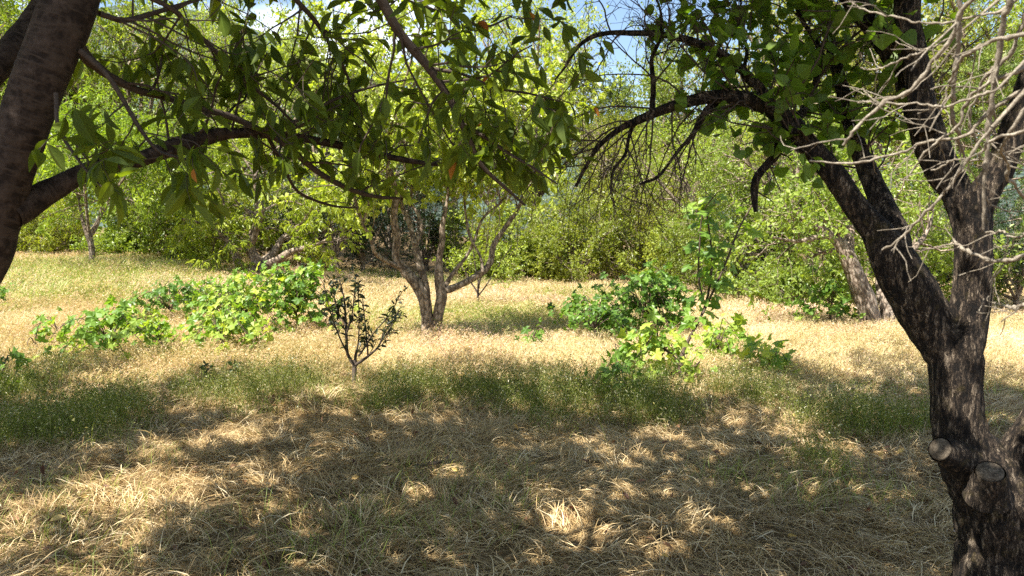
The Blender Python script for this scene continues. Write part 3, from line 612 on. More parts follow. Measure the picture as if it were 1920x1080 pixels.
cb.append(limb(ct, 'limb', [(-20, 440, 34), (-62, 300, 32), (-60, 190, 29), (-10, 128, 26), (28, 88, 25), (58, 48, 24), (88, 5, 24), (120, -50, 24), (170, -130, 22)], 2.25, 2.75, M_cbark, 18))
cb.append(limb(ct, 'limb', [(20, 402, 28), (70, 372, 25), (130, 338, 20), (190, 312, 18), (245, 305, 15), (310, 280, 16), (370, 262, 15), (430, 250, 11), (500, 251, 9), (570, 260, 8), (640, 273, 8), (700, 288, 7), (770, 302, 5), (830, 310, 3)], 2.2, 3.1, M_cbark, 16, .4))
cb.append(limb(ct, 'branch', [(135, 70, 14), (160, 105, 12), (185, 128, 9), (215, 148, 8), (260, 170, 7), (310, 182, 7), (370, 201, 6.5), (430, 218, 6.5), (490, 245, 6), (540, 275, 5.5), (590, 318, 6), (645, 350, 5), (700, 368, 4), (750, 372, 2.5)], 2.25, 3.0, M_twig, 9, .3, 30))
cb.append(limb(ct, 'branch', [(150, -60, 10), (225, -30, 6), (320, 15, 5), (350, 45, 5), (400, 92, 4.5), (445, 138, 4), (480, 168, 3.5), (520, 200, 3), (560, 240, 2)], 2.2, 2.8, M_twig, 8, .3, 30))
cb.append(limb(ct, 'branch', [(232, -370, 26), (400, -330, 20), (560, -235, 17), (640, -120, 14), (690, -40, 11), (718, 5, 9.5), (742, 50, 9), (768, 85, 9), (805, 128, 8), (840, 180, 7), (866, 232, 6.5), (884, 270, 5), (903, 310, 4), (945, 350, 3.5), (985, 385, 2)], 2.4, 2.68, M_twig, 9, .3, 30))
cb.append(limb(ct, 'branch', [(218, -320, 14), (370, -190, 9), (500, -60, 6), (560, 5, 5), (595, 45, 4.5), (625, 95, 4), (650, 140, 3), (665, 190, 2)], 2.38, 2.9, M_twig, 7, .3, 30))
cb.append(limb(ct, 'branch', [(866, 232, 4.5), (905, 255, 3.5), (950, 285, 3), (1000, 315, 2.5), (1045, 345, 1.6)], 2.65, 2.5, M_twig, 7, .3, 30))
cb.append(limb(ct, 'branch', [(150, 95, 6), (200, 140, 5), (235, 195, 4.5), (265, 245, 4), (300, 285, 3.5), (350, 300, 2.5), (380, 330, 1.6)], 2.2, 2.3, M_twig, 7, .3, 30))
cb.append(limb(ct, 'branch', [(185, 25, 6), (230, 38, 5.5), (270, 30, 5), (330, 12, 4), (400, -10, 3)], 2.2, 2.5, M_twig, 7, .3, 30))
cb.append(limb(ct, 'branch', [(805, 128, 4), (870, 140, 3), (930, 165, 2.6), (990, 175, 2.2), (1050, 190, 1.5)], 2.65, 2.6, M_twig, 7, .3, 30))
cb.append(limb(ct, 'branch', [(105, 175, 4.5), (110, 240, 3.6), (140, 290, 3), (170, 330, 2.5), (180, 350, 1.6)], 2.1, 1.95, M_twig, 7, .3, 30))
cb.append(limb(ct, 'branch', [(490, 245, 4), (560, 225, 3.4), (620, 190, 3), (690, 165, 2.5), (760, 150, 1.6)], 2.65, 2.9, M_twig, 7, .3, 30))
cb.append(limb(ct, 'branch', [(500, 250, 4), (530, 310, 3.4), (560, 360, 3), (620, 385, 2.4), (670, 390, 1.6)], 2.8, 3.2, M_twig, 7, .3, 30))
cb.append(limb(ct, 'branch', [(700, -60, 6), (800, -10, 4), (860, 30, 3.2), (910, 50, 2.6), (960, 30, 1.6)], 2.8, 2.9, M_twig, 7, .3, 30))
rg = np.random.default_rng(201)
def cherry_tint(p, tt, rg):
    tt = tt * .88; m = rg.random(len(tt)); return np.where(m < .006, .93 + .07 * rg.random(len(tt)), tt)
tw = MB(); fol = MB()
def leafy(parents, m, ln, t0, q, seed, up=-.12, sub=3, lnl=.072, wl=.026, tp=(CHERRY, CHERRY2), tintf=cherry_tint, droop=.75, subl=.14, fol=fol, tw=tw, q0=2, zmin=1.80):
    rg = np.random.default_rng(seed); parents = [seg(c, 0, 1) for c in parents]
    Pp = np.array([c[:, :3] for c in parents]); Rr = np.array([c[:, 3] for c in parents])
    A, RA = spawn(Pp, Rr, m, ln, 55, up, 7, t0, 1, .16, .42, rg=rg, rmin=.0022, taper=.5, rmax=.0048)
    B, RB = spawn(A, RA, sub, subl, 50, up, 5, .25, 1, .2, .7, rg=rg, rmin=.0015, taper=.6)
    kp = B[:, -1, 2] > zmin; B, RB = B[kp], RB[kp]; kp = A[:, -1, 2] > zmin; A, RA = A[kp], RA[kp]; tubes(tw, A, RA, 5); tubes(tw, B, RB, 4)
    for k, t_ in enumerate(tp):
        put_leaves(fol, B[k::len(tp)], q, lnl, wl, t_, droop, rg, .75, tintf=tintf, t0=.3)
        put_leaves(fol, A[k::len(tp)][:, 3:], q0, lnl, wl, t_, droop, rg, .75, tintf=tintf, t0=.1)
cherry_main = [cb[i] for i in (2, 4, 3, 5, 7, 8, 11, 12, 13)]
leafy([seg(cb[4], .22, 1), seg(cb[5], .28, 1)], 13, .34, .10, 4, 301, up=-.05)
leafy([cb[6], cb[9]], 11, .20, .10, 4, 302, subl=.10, up=-.05)
leafy([cb[2], cb[1]], 15, .26, .18, 4, 303, sub=2, up=-.03)
leafy([cb[3], cb[8], cb[11], cb[12], cb[13]], 10, .28, .1, 4, 304, sub=2, up=-.05)
leafy([cb[7], cb[10]], 7, .15, .25, 4, 305, sub=2, subl=.08, zmin=1.7)
# unseen crown above the frame: boughs run out to points chosen for shade
def crown(parts, src, targets, seed, mat, rs0=.03, twm=M_twig):
    rg = np.random.default_rng(seed); out = []
    for k, tg in enumerate(targets):
        s_ = src[k % len(src)]; tg = np.array(tg, float); mid = s_ * .5 + tg * .5 + np.array([0, 0, .35]) + rg.normal(size=3) * .12
        p = curve([s_, mid, tg], 40); out.append(np.concatenate([p, np.linspace(rs0, .006, 40)[:, None]], 1))
    return out
src = [ctop[:3], cb[0][-1, :3]]
cr = crown(ct, src, [(-3.2, 3.0, 4.2), (-1.8, 4.9, 4.3), (-3.4, 5.8, 4.5), (-.4, 6.2, 4.5), (.6, 4.6, 4.2), (-4.6, 4.3, 4.2), (.4, 3.0, 3.9), (-2.2, 7.4, 4.9), (.9, 7.2, 4.9), (-4.8, 6.8, 4.8), (-.4, 1.6, 3.6), (-2.8, 1.2, 3.8), (-.6, 5.2, 4.8), (.2, 2.2, 3.8), (.9, 3.5, 4.1), (-2.2, 1.8, 4.0), (-3.4, 1.8, 4.1), (-2.6, 6.4, 4.6), (-4.2, 2.2, 4.1), (-3.8, 3.6, 4.3), (-3.4, .9, 4.0), (-.2, 3.7, 4.2), (-1.0, 7.3, 4.95), (-3.2, 7.9, 5.1)], 401, M_cbark)
m = MB()
for c in cr: line(m, c, 7, .3, 10)
m.build('upper_boughs', M_cbark, ct, True)
CRFOL = MB(); CRTW = MB()
def canopy(cr, seed, m=12, ln=.85, q=9, lnl=.13, wl=.072, tp=SMALLB, tintf=cherry_tint, fol=CRFOL, tw=CRTW):
    rg = np.random.default_rng(seed); Pp = np.array([c[:, :3] for c in cr]); Rr = np.array([c[:, 3] for c in cr])
    A, RA = spawn(Pp, Rr, m, ln, 60, .02, 6, .3, 1, .15, .5, rg=rg, rmin=.004); tubes(tw, A, RA, 4)
    B, RB = spawn(A, RA, 9, .40, 55, .0, 4, .2, 1, .2, .6, rg=rg, rmin=.0025)
    keep = B[:, 2, 2] > 1.6 + .3 * B[:, 2, 1] + .12; B = B[keep]; RB = RB[keep]; tubes(tw, B, RB, 3)
    put_leaves(fol, B, q, lnl, wl, tp, .5, rg, tintf=tintf)
canopy(cr, 501)
tw.build('twigs', M_twig, ct); fol.build('leaves', M_cherry_leaf, ct); CRTW.build('upper_twigs', M_twig, ct); CRFOL.build('upper_leaves', M_cherry_leaf, ct)

# ------------------------------------------------------------------ apricot tree on the right (foreground)
DA = 3.0
at = thing('apricot_tree', 'rugged dark apricot tree with sawn limb scars at the right edge', 'tree', (1.86, DA, 0))
tr = np.array([(1.94, 3.0, -.12, .28), (1.93, 3.0, .12, .225), (1.915, 3.0, .35, .20)] + [tuple(np.append(P(x, y, 3.0), r * 3.0 / F)) for x, y, r in
    [(1905, 1075, 92), (1888, 1000, 88), (1862, 930, 80), (1826, 870, 64), (1800, 815, 49), (1793, 760, 46), (1790, 700, 46), (1795, 660, 46), (1812, 610, 36), (1820, 560, 33), (1824, 500, 32), (1822, 440, 33), (1818, 400, 38), (1808, 360, 40)]])
c = curve(tr, 330); m = MB(); line(m, c, 96, .30, 12)
m.build('trunk', M_abark, at, True)
A_ = []
A_.append(limb(at, 'limb', [(1800, 700, 34), (1772, 655, 42), (1745, 610, 45), (1715, 560, 46), (1690, 515, 45), (1665, 472, 40), (1645, 440, 30), (1615, 400, 24), (1580, 352, 22), (1545, 305, 22), (1510, 265, 20), (1475, 228, 20), (1440, 200, 17), (1400, 186, 14), (1350, 181, 13), (1300, 188, 11), (1250, 203, 10), (1205, 222, 8), (1165, 240, 6), (1125, 272, 4.5), (1100, 310, 3.5), (1080, 350, 2.5)], 3.0, 3.3, M_abark, 22, .3, 12, 130))
A_.append(limb(at, 'limb', [(1672, 478, 34), (1672, 440, 30), (1660, 400, 25), (1640, 350, 20), (1618, 300, 18), (1600, 250, 17), (1590, 205, 15), (1575, 150, 12), (1560, 90, 10), (1550, 20, 8), (1540, -60, 6)], 3.1, 3.6, M_abark, 18, .3, 12, 70))
A_.append(limb(at, 'limb', [(1818, 400, 30), (1785, 345, 30), (1755, 290, 32), (1735, 230, 30), (1715, 170, 27), (1690, 120, 24), (1655, 70, 22), (1615, 20, 20), (1570, -40, 18), (1500, -120, 15)], 3.0, 3.3, M_abark, 20, .3, 12, 80))
A_.append(limb(at, 'limb', [(1735, 250, 22), (1725, 170, 24), (1712, 100, 24), (1702, 30, 24), (1700, -60, 22), (1690, -200, 18)], 3.02, 3.1, M_abark, 18, .3, 12, 60))
A_.append(limb(at, 'limb', [(1822, 420, 30), (1845, 360, 28), (1870, 320, 25), (1895, 260, 24), (1915, 200, 23), (1940, 120, 22), (1980, 0, 20), (2020, -150, 16)], 3.0, 2.9, M_abark, 18, .3, 12, 60))
A_.append(limb(at, 'limb', [(1850, 960, 50), (1885, 895, 42), (1915, 850, 40), (1955, 790, 38), (2010, 700, 36), (2080, 540, 32), (2150, 300, 26)], 3.0, 2.9, M_abark, 20, .3, 10, 60))
A_.append(limb(at, 'branch', [(1448, 205, 10), (1428, 170, 9.5), (1400, 140, 9), (1370, 113, 9), (1335, 92, 8.5), (1290, 75, 7.5), (1240, 64, 6), (1190, 62, 5.5), (1140, 62, 4.5), (1105, 72, 4), (1080, 92, 3.5), (1060, 125, 2.5), (1040, 150, 1.6)], 3.2, 3.3, M_abark, 9, .3, 30, 60))
A_.append(limb(at, 'dead_branch', [(1475, 232, 9), (1462, 262, 8.5), (1455, 290, 8.5), (1435, 312, 8), (1418, 335, 7.5), (1414, 365, 7), (1417, 397, 4)], 3.25, 3.15, M_abark, 9, .4, 30, 30, True))
A_.append(limb(at, 'branch', [(1350, 186, 9), (1322, 212, 8), (1300, 250, 5), (1270, 285, 3.5), (1235, 330, 3), (1200, 345, 2)], 3.25, 3.1, M_abark, 8, .4, 30, 40))
A_.append(limb(at, 'branch', [(1222, 215, 6), (1225, 160, 5), (1222, 110, 4), (1235, 78, 3.5), (1240, 30, 2.4), (1225, -20, 2)], 3.28, 3.4, M_abark, 8, .4, 30, 40))
A_.append(limb(at, 'branch', [(1190, 228, 5), (1180, 255, 4), (1172, 290, 3.6), (1150, 320, 3), (1145, 360, 2)], 3.3, 3.2, M_abark, 7, .4, 30, 40))
A_.append(limb(at, 'branch', [(1470, 230, 12), (1500, 215, 9), (1515, 195, 7), (1530, 150, 6), (1535, 90, 5), (1500, 30, 4), (1480, -30, 3)], 3.25, 3.5, M_abark, 8, .4, 30, 40))
A_.append(limb(at, 'branch', [(1395, 130, 4), (1400, 90, 3.5), (1385, 50, 3), (1390, 0, 2)], 3.25, 3.5, M_abark, 7, .4, 30, 40))
# sawn scars: short stubs with pale faces
def stub(p0, p1, r, nm='sawn_stub'):
    p0 = np.array(p0); p1 = np.array(p1); m = MB(); pts = curve([p0, p0 * .4 + p1 * .6, p1], 9)
    rad = np.linspace(0, 1, 9) ** .5; rad = r * (1.75 - .70 * rad); tubes(m, pts[None], rad[None], 28, rough=.14, rs=30); s = m.build(nm, M_abark, at, True)
    d = nrm(p1 - p0); m = MB()
    ring = np.array([p1 - d * .008, p1 - d * .002, p1 + d * .004]); tubes(m, ring[None], np.array([[r * .93, r * .93, r * .88]]), 28, cap=True, rough=.05, rs=30)
    f = m.build('cut_face', M_cut, at, True)
stub(P(1812, 866, 2.92), P(1762, 842, 2.85), .044)
stub(P(1853, 930, 2.83), P(1856, 884, 2.775), .048)
# bare twig tangles
tw = MB(); rg = np.random.default_rng(601)
def bare(parents, m, ln, t0, t1, seed, up, m2=5, l2=.25, m3=3, l3=.12, rmin=.0014, sidew=None):
    rg = np.random.default_rng(seed); parents = [seg(c, 0, 1) for c in parents]; Pp = np.array([c[:, :3] for c in parents]); Rr = np.array([c[:, 3] for c in parents])
    A, RA = spawn(Pp, Rr, m, ln, 55, up, 10, t0, t1, .14, .4, rg=rg, rmin=rmin * 1.6, taper=.4, rmax=.0042); kp = A[:, -1, 2] > 1.66; A, RA = A[kp], RA[kp]; tubes(tw, A, RA, 5)
    B, RB = spawn(A, RA, m2, l2, 42, up, 7, .15, 1, .2, .6, rg=rg, rmin=rmin, taper=.6); tubes(tw, B, RB, 4)
    if m3:
        C, RC = spawn(B, RB, m3, l3, 45, up * .7, 5, .2, 1, .22, .7, rg=rg, rmin=rmin * .8, taper=.7); tubes(tw, C, RC, 3)
A0 = A_[0]
bare([seg(A0, .76, 1)], 15, .56, .0, 1, 611, -.5, 4, .28, 2, .12)
bare([seg(A0, .60, .80)], 7, .50, 0, 1, 612, -.45, 4, .16, 3, .09)
bare([A_[8]], 8, .44, .25, 1, 613, -.4, 4, .16, 2, .09)
bare([A_[10]], 10, .40, .2, 1, 614, -.4, 5, .15, 2, .09)
bare([A_[9]], 9, .24, .1, 1, 615, .0, 6, .15, 3, .10)
bare([A_[6]], 10, .22, .3, 1, 616, -.2, 4, .13, 2, .08)
bare([seg(A0, .50, .66)], 5, .2, 0, 1, 617, .1, 4, .13, 0)
bare([A_[7]], 5, .13, .2, 1, 618, -.2, 3, .09, 0)
bare([A_[11], A_[12]], 9, .3, .2, 1, 619, .2, 4, .18, 2, .1)
bare([A_[1], A_[2]], 9, .35, .2, 1, 620, .1, 4, .2, 2, .1)
# leaves: rounder, heart-shaped
fol = MB()
def apl(parents, m, ln, t0, t1, seed, sub=3, q=4, subl=.12, up=.1):
    rg = np.random.default_rng(seed); parents = [seg(c, 0, 1) for c in parents]; Pp = np.array([c[:, :3] for c in parents]); Rr = np.array([c[:, 3] for c in parents])
    A, RA = spawn(Pp, Rr, int(m * 1.3), ln, 60, up, 6, t0, t1, .18, .35, rg=rg, rmin=.002, taper=.5, rmax=.0045); tubes(tw, A, RA, 4)
    B, RB = spawn(A, RA, sub, subl, 50, up, 4, .2, 1, .2, .7, rg=rg, rmin=.0014); tubes(tw, B, RB, 3)
    put_leaves(fol, B, q, .060, .052, APRI, .35, rg, .85, t0=.2)
apl([seg(A_[0], .40, .64)], 15, .26, 0, 1, 701, up=.25)
apl([seg(A_[11], .1, 1)], 14, .24, 0, 1, 702)
apl([seg(A_[1], .35, 1)], 18, .28, 0, 1, 703)
apl([seg(A_[6], 0, .45)], 8, .18, 0, 1, 704, up=.3)
apl([seg(A_[2], .5, 1), seg(A_[3], .3, 1)], 8, .28, 0, 1, 705)
apl([A_[12]], 8, .22, .2, 1, 706); apl([seg(A_[9], .6, 1)], 4, .15, 0, 1, 707, sub=2)
acr = crown(at, [A_[2][-1, :3], A_[3][-1, :3], A_[4][-1, :3], A_[1][-1, :3]], [(2.4, 5.0, 4.3), (1.4, 3.2, 4.2), (3.0, 3.0, 4.3), (1.6, 6.8, 4.8), (1.2, 5.2, 4.5), (3.4, 6.2, 4.8), (2.4, 7.6, 5.0), (4.4, 4.8, 4.6), (2.0, 2.0, 4.0), (4.6, 7.0, 5.0), (.9, 4.2, 4.5), (3.4, 4.6, 4.5), (1.3, 2.4, 4.0), (1.9, 3.3, 4.2), (2.2, 6.2, 4.7), (3.6, 3.8, 4.4), (1.4, 8.0, 5.15), (3.2, 8.2, 5.2)], 402, M_abark, .028)  # unseen apricot crown, bough ends set to shade the grass and limbs
m = MB()
for c in acr: line(m, c, 7, .3, 10)
m.build('upper_boughs', M_abark, at, True)
F2 = MB(); T2 = MB(); canopy(acr, 502, 12, .85, 11, .11, .085, SMALLB, None, F2, T2)
tw.build('twigs', M_twig, at); fol.build('leaves', M_apri_leaf, at); T2.build('upper_twigs', M_twig, at); F2.build('upper_leaves', M_apri_leaf, at)

# unseen tree added left of the frame to throw shade on the near grass
def shade_tree(label, loc, targets, seed, cat='tree', name='walnut_tree'):
    loc = np.array(loc, float); t = thing(name, label, cat, loc); m = MB(); c = curve([(*loc, .16), (*(loc + [0.1, .05, 1.2]), .13), (*(loc + [0, .1, 2.2]), .11)], 20); line(m, c, 14, .3, 9)
    cr = crown(t, [c[-1, :3]], targets, seed, M_tbark, .06)
    for c_ in cr: line(m, c_, 7, .3, 10)
    m.build('trunk', M_tbark, t, True); f = MB(); w_ = MB(); canopy(cr, seed + 1, 12, .9, 11, .13, .072, SMALLB, None, f, w_); w_.build('twigs', M_twig, t); f.build('crown', M_apri_leaf, t)
shade_tree('unseen shade tree left of the picture whose crown darkens the left grass', (-6.8, 4.2, 0), [(-6.2, 6.6, 4.6), (-8.2, 5.2, 4.4), (-7.0, 7.6, 4.9), (-5.6, 5.2, 4.4), (-8.5, 7.2, 4.8), (-6.4, 3.0, 4.2), (-5.4, 7.4, 4.8), (-8.6, 3.4, 4.2), (-5.0, 3.2, 4.2), (-5.0, 2.0, 4.2), (-5.6, 4.2, 4.4), (-4.8, 4.8, 4.5)], 811)

# ------------------------------------------------------------------ dead tree whose bare shoots hang into the upper right corner
dt = thing('dead_shrub_tree', 'pale leafless branches hanging into the upper right corner close by', 'tree', (1.75, .95, 0))
m = MB(); c = curve([(1.75, .95, -.1, .06), (1.78, 1.0, 1.0, .05), (1.65, 1.05, 1.9, .04), (1.25, 1.12, 2.35, .025)], 40); line(m, c, 12, .3, 20)
top = c[-1, :3]; m.build('trunk', M_dead, dt, True)
dl = [
 [(1830, -10, 8), (1805, 30, 7), (1780, 80, 6.5), (1750, 120, 6), (1720, 165, 6), (1670, 188, 5.5), (1615, 245, 4.5), (1595, 280, 4)],
 [(1940, 60, 7), (1870, 75, 6.5), (1830, 90, 6), (1805, 105, 5), (1790, 140, 4), (1775, 190, 3)],
 [(1900, -10, 9), (1885, 40, 8), (1876, 100, 8), (1866, 175, 7.5), (1860, 250, 7), (1853, 320, 6), (1852, 425, 4)],
 [(1800, -10, 7), (1800, 75, 7), (1782, 160, 6.5), (1790, 235, 6), (1812, 292, 4)],
 [(1935, 160, 6), (1860, 205, 5.5), (1800, 255, 5), (1720, 268, 4.5), (1680, 295, 4), (1600, 320, 3.5), (1510, 317, 2)],
 [(1870, 170, 4), (1780, 200, 3.5), (1740, 197, 3), (1660, 195, 2.6), (1615, 192, 1.6)],
 [(1862, 240, 5), (1800, 320, 4.6), (1750, 370, 4.5), (1705, 425, 4), (1650, 468, 3)],
 [(1940, 478, 6), (1880, 484, 5.5), (1830, 475, 5), (1802, 450, 3.5)],
 [(1880, 20, 4), (1790, 50, 3.5), (1740, 58, 3), (1680, 48, 3), (1630, 35, 2.4), (1570, 2, 1.6)],
 [(1800, 60, 3.5), (1730, 100, 3), (1690, 118, 3), (1645, 137, 2.4), (1600, 140, 1.6)],
 [(1925, 200, 6), (1880, 270, 5), (1895, 300, 5), (1900, 340, 4.5), (1925, 385, 4)],
 [(1930, 575, 5), (1900, 578, 4.5), (1870, 583, 3)],
 [(1925, 440, 3.5), (1890, 447, 3), (1860, 440, 2)],
 [(1920, 130, 7), (1850, 160, 5), (1810, 190, 5), (1790, 240, 4), (1740, 280, 3.4), (1700, 330, 2.4)],
 [(1925, 20, 8), (1890, 90, 6), (1840, 130, 5), (1815, 200, 4), (1830, 260, 3)],
 [(1930, 240, 5), (1870, 260, 4), (1830, 300, 3.5), (1790, 300, 2.6), (1740, 325, 2)]]
Dl = []
for k, rows in enumerate(dl):
    d = 1.05 + .04 * (k % 5); c = pathpx(rows, d, d + .12, 48, .64); mm_ = MB(); kr = np.random.default_rng(k + 70); c[:, :3] += np.cumsum(kr.normal(size=(48, 3)) * .0011, 0); c[:, 3] *= 1 + .35 * np.maximum(0, np.sin(np.arange(48) * 1.15 + k)) ** 6 + .12 * kr.normal(size=48); line(mm_, c, 7, .5, 60); Dl.append(c)
    p0 = c[0, :3]; lk = curve([(*top, .012), (*((top + p0) / 2 + np.array([0, 0, .03])), .009), (*p0, c[0, 3])], 12); line(mm_, lk, 7, .3, 40)
    mm_.build('branch', M_dead, dt, True)
tw = MB(); rg = np.random.default_rng(602)
Pp = np.array([c[:, :3] for c in Dl]); Rr = np.array([c[:, 3] for c in Dl])
A, RA = spawn(Pp, Rr, 3, .07, 45, -.1, 7, .1, 1, .15, .5, rg=rg, rmin=.0009, taper=.6); tubes(tw, A, RA, 5)
B, RB = spawn(A, RA, 2, .05, 45, -.1, 5, .1, 1, .15, .6, rg=rg, rmin=.0008, taper=.6); tubes(tw, B, RB, 4)
tw.build('twigs', M_dead, dt)

# ------------------------------------------------------------------ grape vines
def vine(label, px, py, wpx, hpx, n, seed, tint=(0, 1), size=.145, trunk=True, cat='vine', name='grape_vine', shoots=None, depth=.5):
    g = G(px, py); D = g[1]; s = D / F; Wd = wpx * s / 2 * 1.08; Ht = hpx * s * 1.32; n = int(n * 1.4); rg = np.random.default_rng(seed); t = thing(name, label, cat, g)
    m = MB(); Sh = []; k = shoots or max(4, int(n / 13))
    tubes(m, curve([g + [0, 0, -.05], g + [.02, .02, Ht * .2], g + [-.02, 0, Ht * .4]], 8)[None], np.linspace(.028, .016, 8)[None], 7, rough=.5, rs=20)
    for i in range(k):
        u = rg.uniform(-1, 1); e = g + np.array([u * Wd * 1.0, rg.uniform(-1, 1) * depth, Ht * rg.uniform(.15, 1.15) * (1 - .35 * abs(u))])
        st = g + [0, 0, Ht * .3]; mid = (st + e) / 2 + np.array([0, 0, Ht * .28]); Sh.append(curve([st, mid, e, e + np.array([np.sign(u) * .12, 0, -.14])], 9))
    Sh = np.array(Sh); R_ = np.broadcast_to(np.linspace(.007, .003, 9), (k, 9)); tubes(m, Sh, R_, 5)
    m.build('stems', M_vbark, t, True)
    f = MB(); p, T = leaf_sites(Sh, max(2, n // k), rg, .25); nn = len(p); sz_ = .35 + .85 * rg.random(nn); p = p + rg.normal(size=(nn, 3)) * np.array([.10, .10, .08]); p[:, 2] = np.maximum(p[:, 2], gh(p[:, 0], p[:, 1]) + .08)
    az = rg.random(nn) * 6.283; ax = nrm(np.stack([np.cos(az), np.sin(az), -.35 - .5 * rg.random(nn)], -1)); nr = nrm(np.array([-.15, -.45, .65]) + rg.normal(size=(nn, 3)) * .5)
    leaves(f, p, ax, nr, size * sz_, size * sz_ * rg.uniform(.8, 1.15, nn), VINE, tint[0] + (tint[1] - tint[0]) * rg.random(nn))
    f.build('leaves', M_vine_leaf, t); return t
vine('trailing vine at the left front of the vine patch, pale yellow-green', 205, 683, 170, 88, 190, 901, (.2, .9))
vine('low vine mound between the left trailing vine and the round front one', 300, 670, 90, 70, 90, 902, (.3, .9))
vine('round bright vine mound at the front middle of the left vine patch', 415, 670, 110, 80, 170, 903, (.3, 1))
vine('low dark green vine at the back left of the vine patch', 320, 607, 150, 62, 190, 904, (0, .6))
vine('large bright vine mound right of the gap in the vine patch', 455, 637, 150, 92, 340, 905, (.1, 1))
vine('wide bright vine nearest to the sapling', 555, 630, 150, 105, 320, 906, (.0, .9))
vine('high vine mound just below the spreading peach tree', 425, 590, 110, 58, 200, 907, (.1, .8))
vine('small vine sprig standing alone at the left in the pink grass', 66, 665, 50, 40, 26, 908, (.2, .8))
vine('tiny vine sprig behind the small lone one at left', 108, 635, 20, 30, 8, 918, (.2, .8), size=.09)
vine('dark vine leaves cut by the left picture edge', 2, 743, 60, 60, 30, 909, (0, .4))
vine('small vine tuft at the left edge near the green grass', -2, 590, 50, 45, 30, 910, (0, .5))
vine('large dark green vine mound right of centre', 1215, 633, 150, 95, 400, 911, (0, .5))
vine('trailing dark vine at the left foot of the large dark mound', 1115, 643, 120, 70, 190, 912, (0, .5))
vine('tiny lone vine between the forked tree and the dark mound', 1000, 655, 42, 40, 26, 913, (0, .5))
vine('bright yellow-green vine left of the stump with tall shoots', 1235, 715, 90, 92, 130, 914, (.4, 1))
vine('dark drooping vine leaves left of the bright yellow-green one', 1155, 737, 80, 62, 60, 915, (0, .6))
vine('small bright lone vine in the sunny grass right of the tall shoots', 1455, 710, 62, 48, 60, 916, (.4, 1))
vine('sparse yellow-green vine right of the stump with tall shoots', 1345, 683, 90, 75, 80, 917, (.4, .9))
vine('thin yellow-green shoot between the sparse vine and the lone vine', 1400, 670, 34, 36, 16, 920, (.6, 1), size=.09)
vine('bright large-leaved vine under the trees left of the leaning old trunk', 1555, 615, 90, 88, 120, 919, (.1, .8), size=.17)
# vine with the climbing shoots
g = G(1280, 718); Dv = g[1]; t = thing('grape_vine', 'dark vine stump whose tall thin shoots climb up right of centre', 'vine', g)
m = MB(); vs = []
for rows, d1 in [([(1280, 724, 6), (1277, 700, 6), (1278, 675, 5.5), (1283, 655, 4), (1300, 620, 3), (1318, 585, 2.6), (1330, 540, 2.4), (1335, 480, 2), (1328, 420, 1.8), (1322, 370, 1.3)], .1),
             ([(1318, 588, 2.4), (1340, 540, 2.2), (1362, 490, 2), (1385, 430, 1.8), (1410, 385, 1.4)], .2),
             ([(1277, 690, 3.5), (1262, 668, 3), (1240, 650, 2.4), (1225, 640, 1.6)], .1), ([(1283, 700, 3), (1300, 690, 2.6), (1312, 678, 1.8)], -.1), ([(1277, 705, 3), (1265, 720, 2.6), (1250, 722, 2)], -.2),
             ([(1322, 575, 2), (1310, 520, 1.8), (1312, 460, 1.6), (1318, 400, 1.3), (1345, 360, 1)], -.2)]:
    c = pathpx(rows, Dv, Dv + d1, 20); line(m, c, 7, .35, 25); vs.append(c)
m.build('stems', M_vbark, t, True); f = MB(); rg = np.random.default_rng(930)
for c, q in ((vs[0][8:], 42), (vs[1][4:], 14), (vs[5], 34)):
    p, T = leaf_sites(c[None, :, :3], q, rg, .05); nn = len(p); az = rg.random(nn) * 6.283; o_ = np.stack([np.cos(az), np.sin(az), .1 * rg.normal(size=nn)], -1)
    p = p + o_ * rg.uniform(.03, .14, (nn, 1)); leaves(f, p, nrm(o_ + [0, 0, -.6]), nrm(np.array([-.1, -.4, .7]) + rg.normal(size=(nn, 3)) * .4), (.09 + .09 * rg.random(nn)), (.09 + .09 * rg.random(nn)), VINE, .7 * rg.random(nn))
f.build('leaves', M_vine_leaf, t)

# small leafy weeds standing alone
def sprig(label, px, py, hpx, n, seed, ll=.06, lw=.03, mt=M_dark, name='seedling'):
    g = G(px, py); s = g[1] / F; rg = np.random.default_rng(seed); t = thing(name, label, 'plant', g); m = MB(); S = []
    for i in range(n):
        e = g + np.array([rg.uniform(-.4, .4) * hpx * s, rg.uniform(-.1, .1), hpx * s * rg.uniform(.6, 1)]); S.append(curve([g - [0, 0, .03], (g + e) / 2 + rg.normal(size=3) * .02, e], 7))
    S = np.array(S); tubes(m, S, np.broadcast_to(np.linspace(.004, .002, 7), (n, 7)), 5); m.build('stems', M_twig, t)
    f = MB(); put_leaves(f, S, 10, ll, lw, SMALLB, .1, rg, t0=.3); f.build('leaves', mt, t)
sprig('small dark seedling in the shade left of the sapling', 392, 722, 38, 3, 940)
sprig('dark seedling with curled leaves right next to the left one', 441, 718, 36, 3, 941)
sprig('tall thin dark stem with tiny leaves in front of the vine stump', 1012, 765, 62, 1, 942, .02, .01)

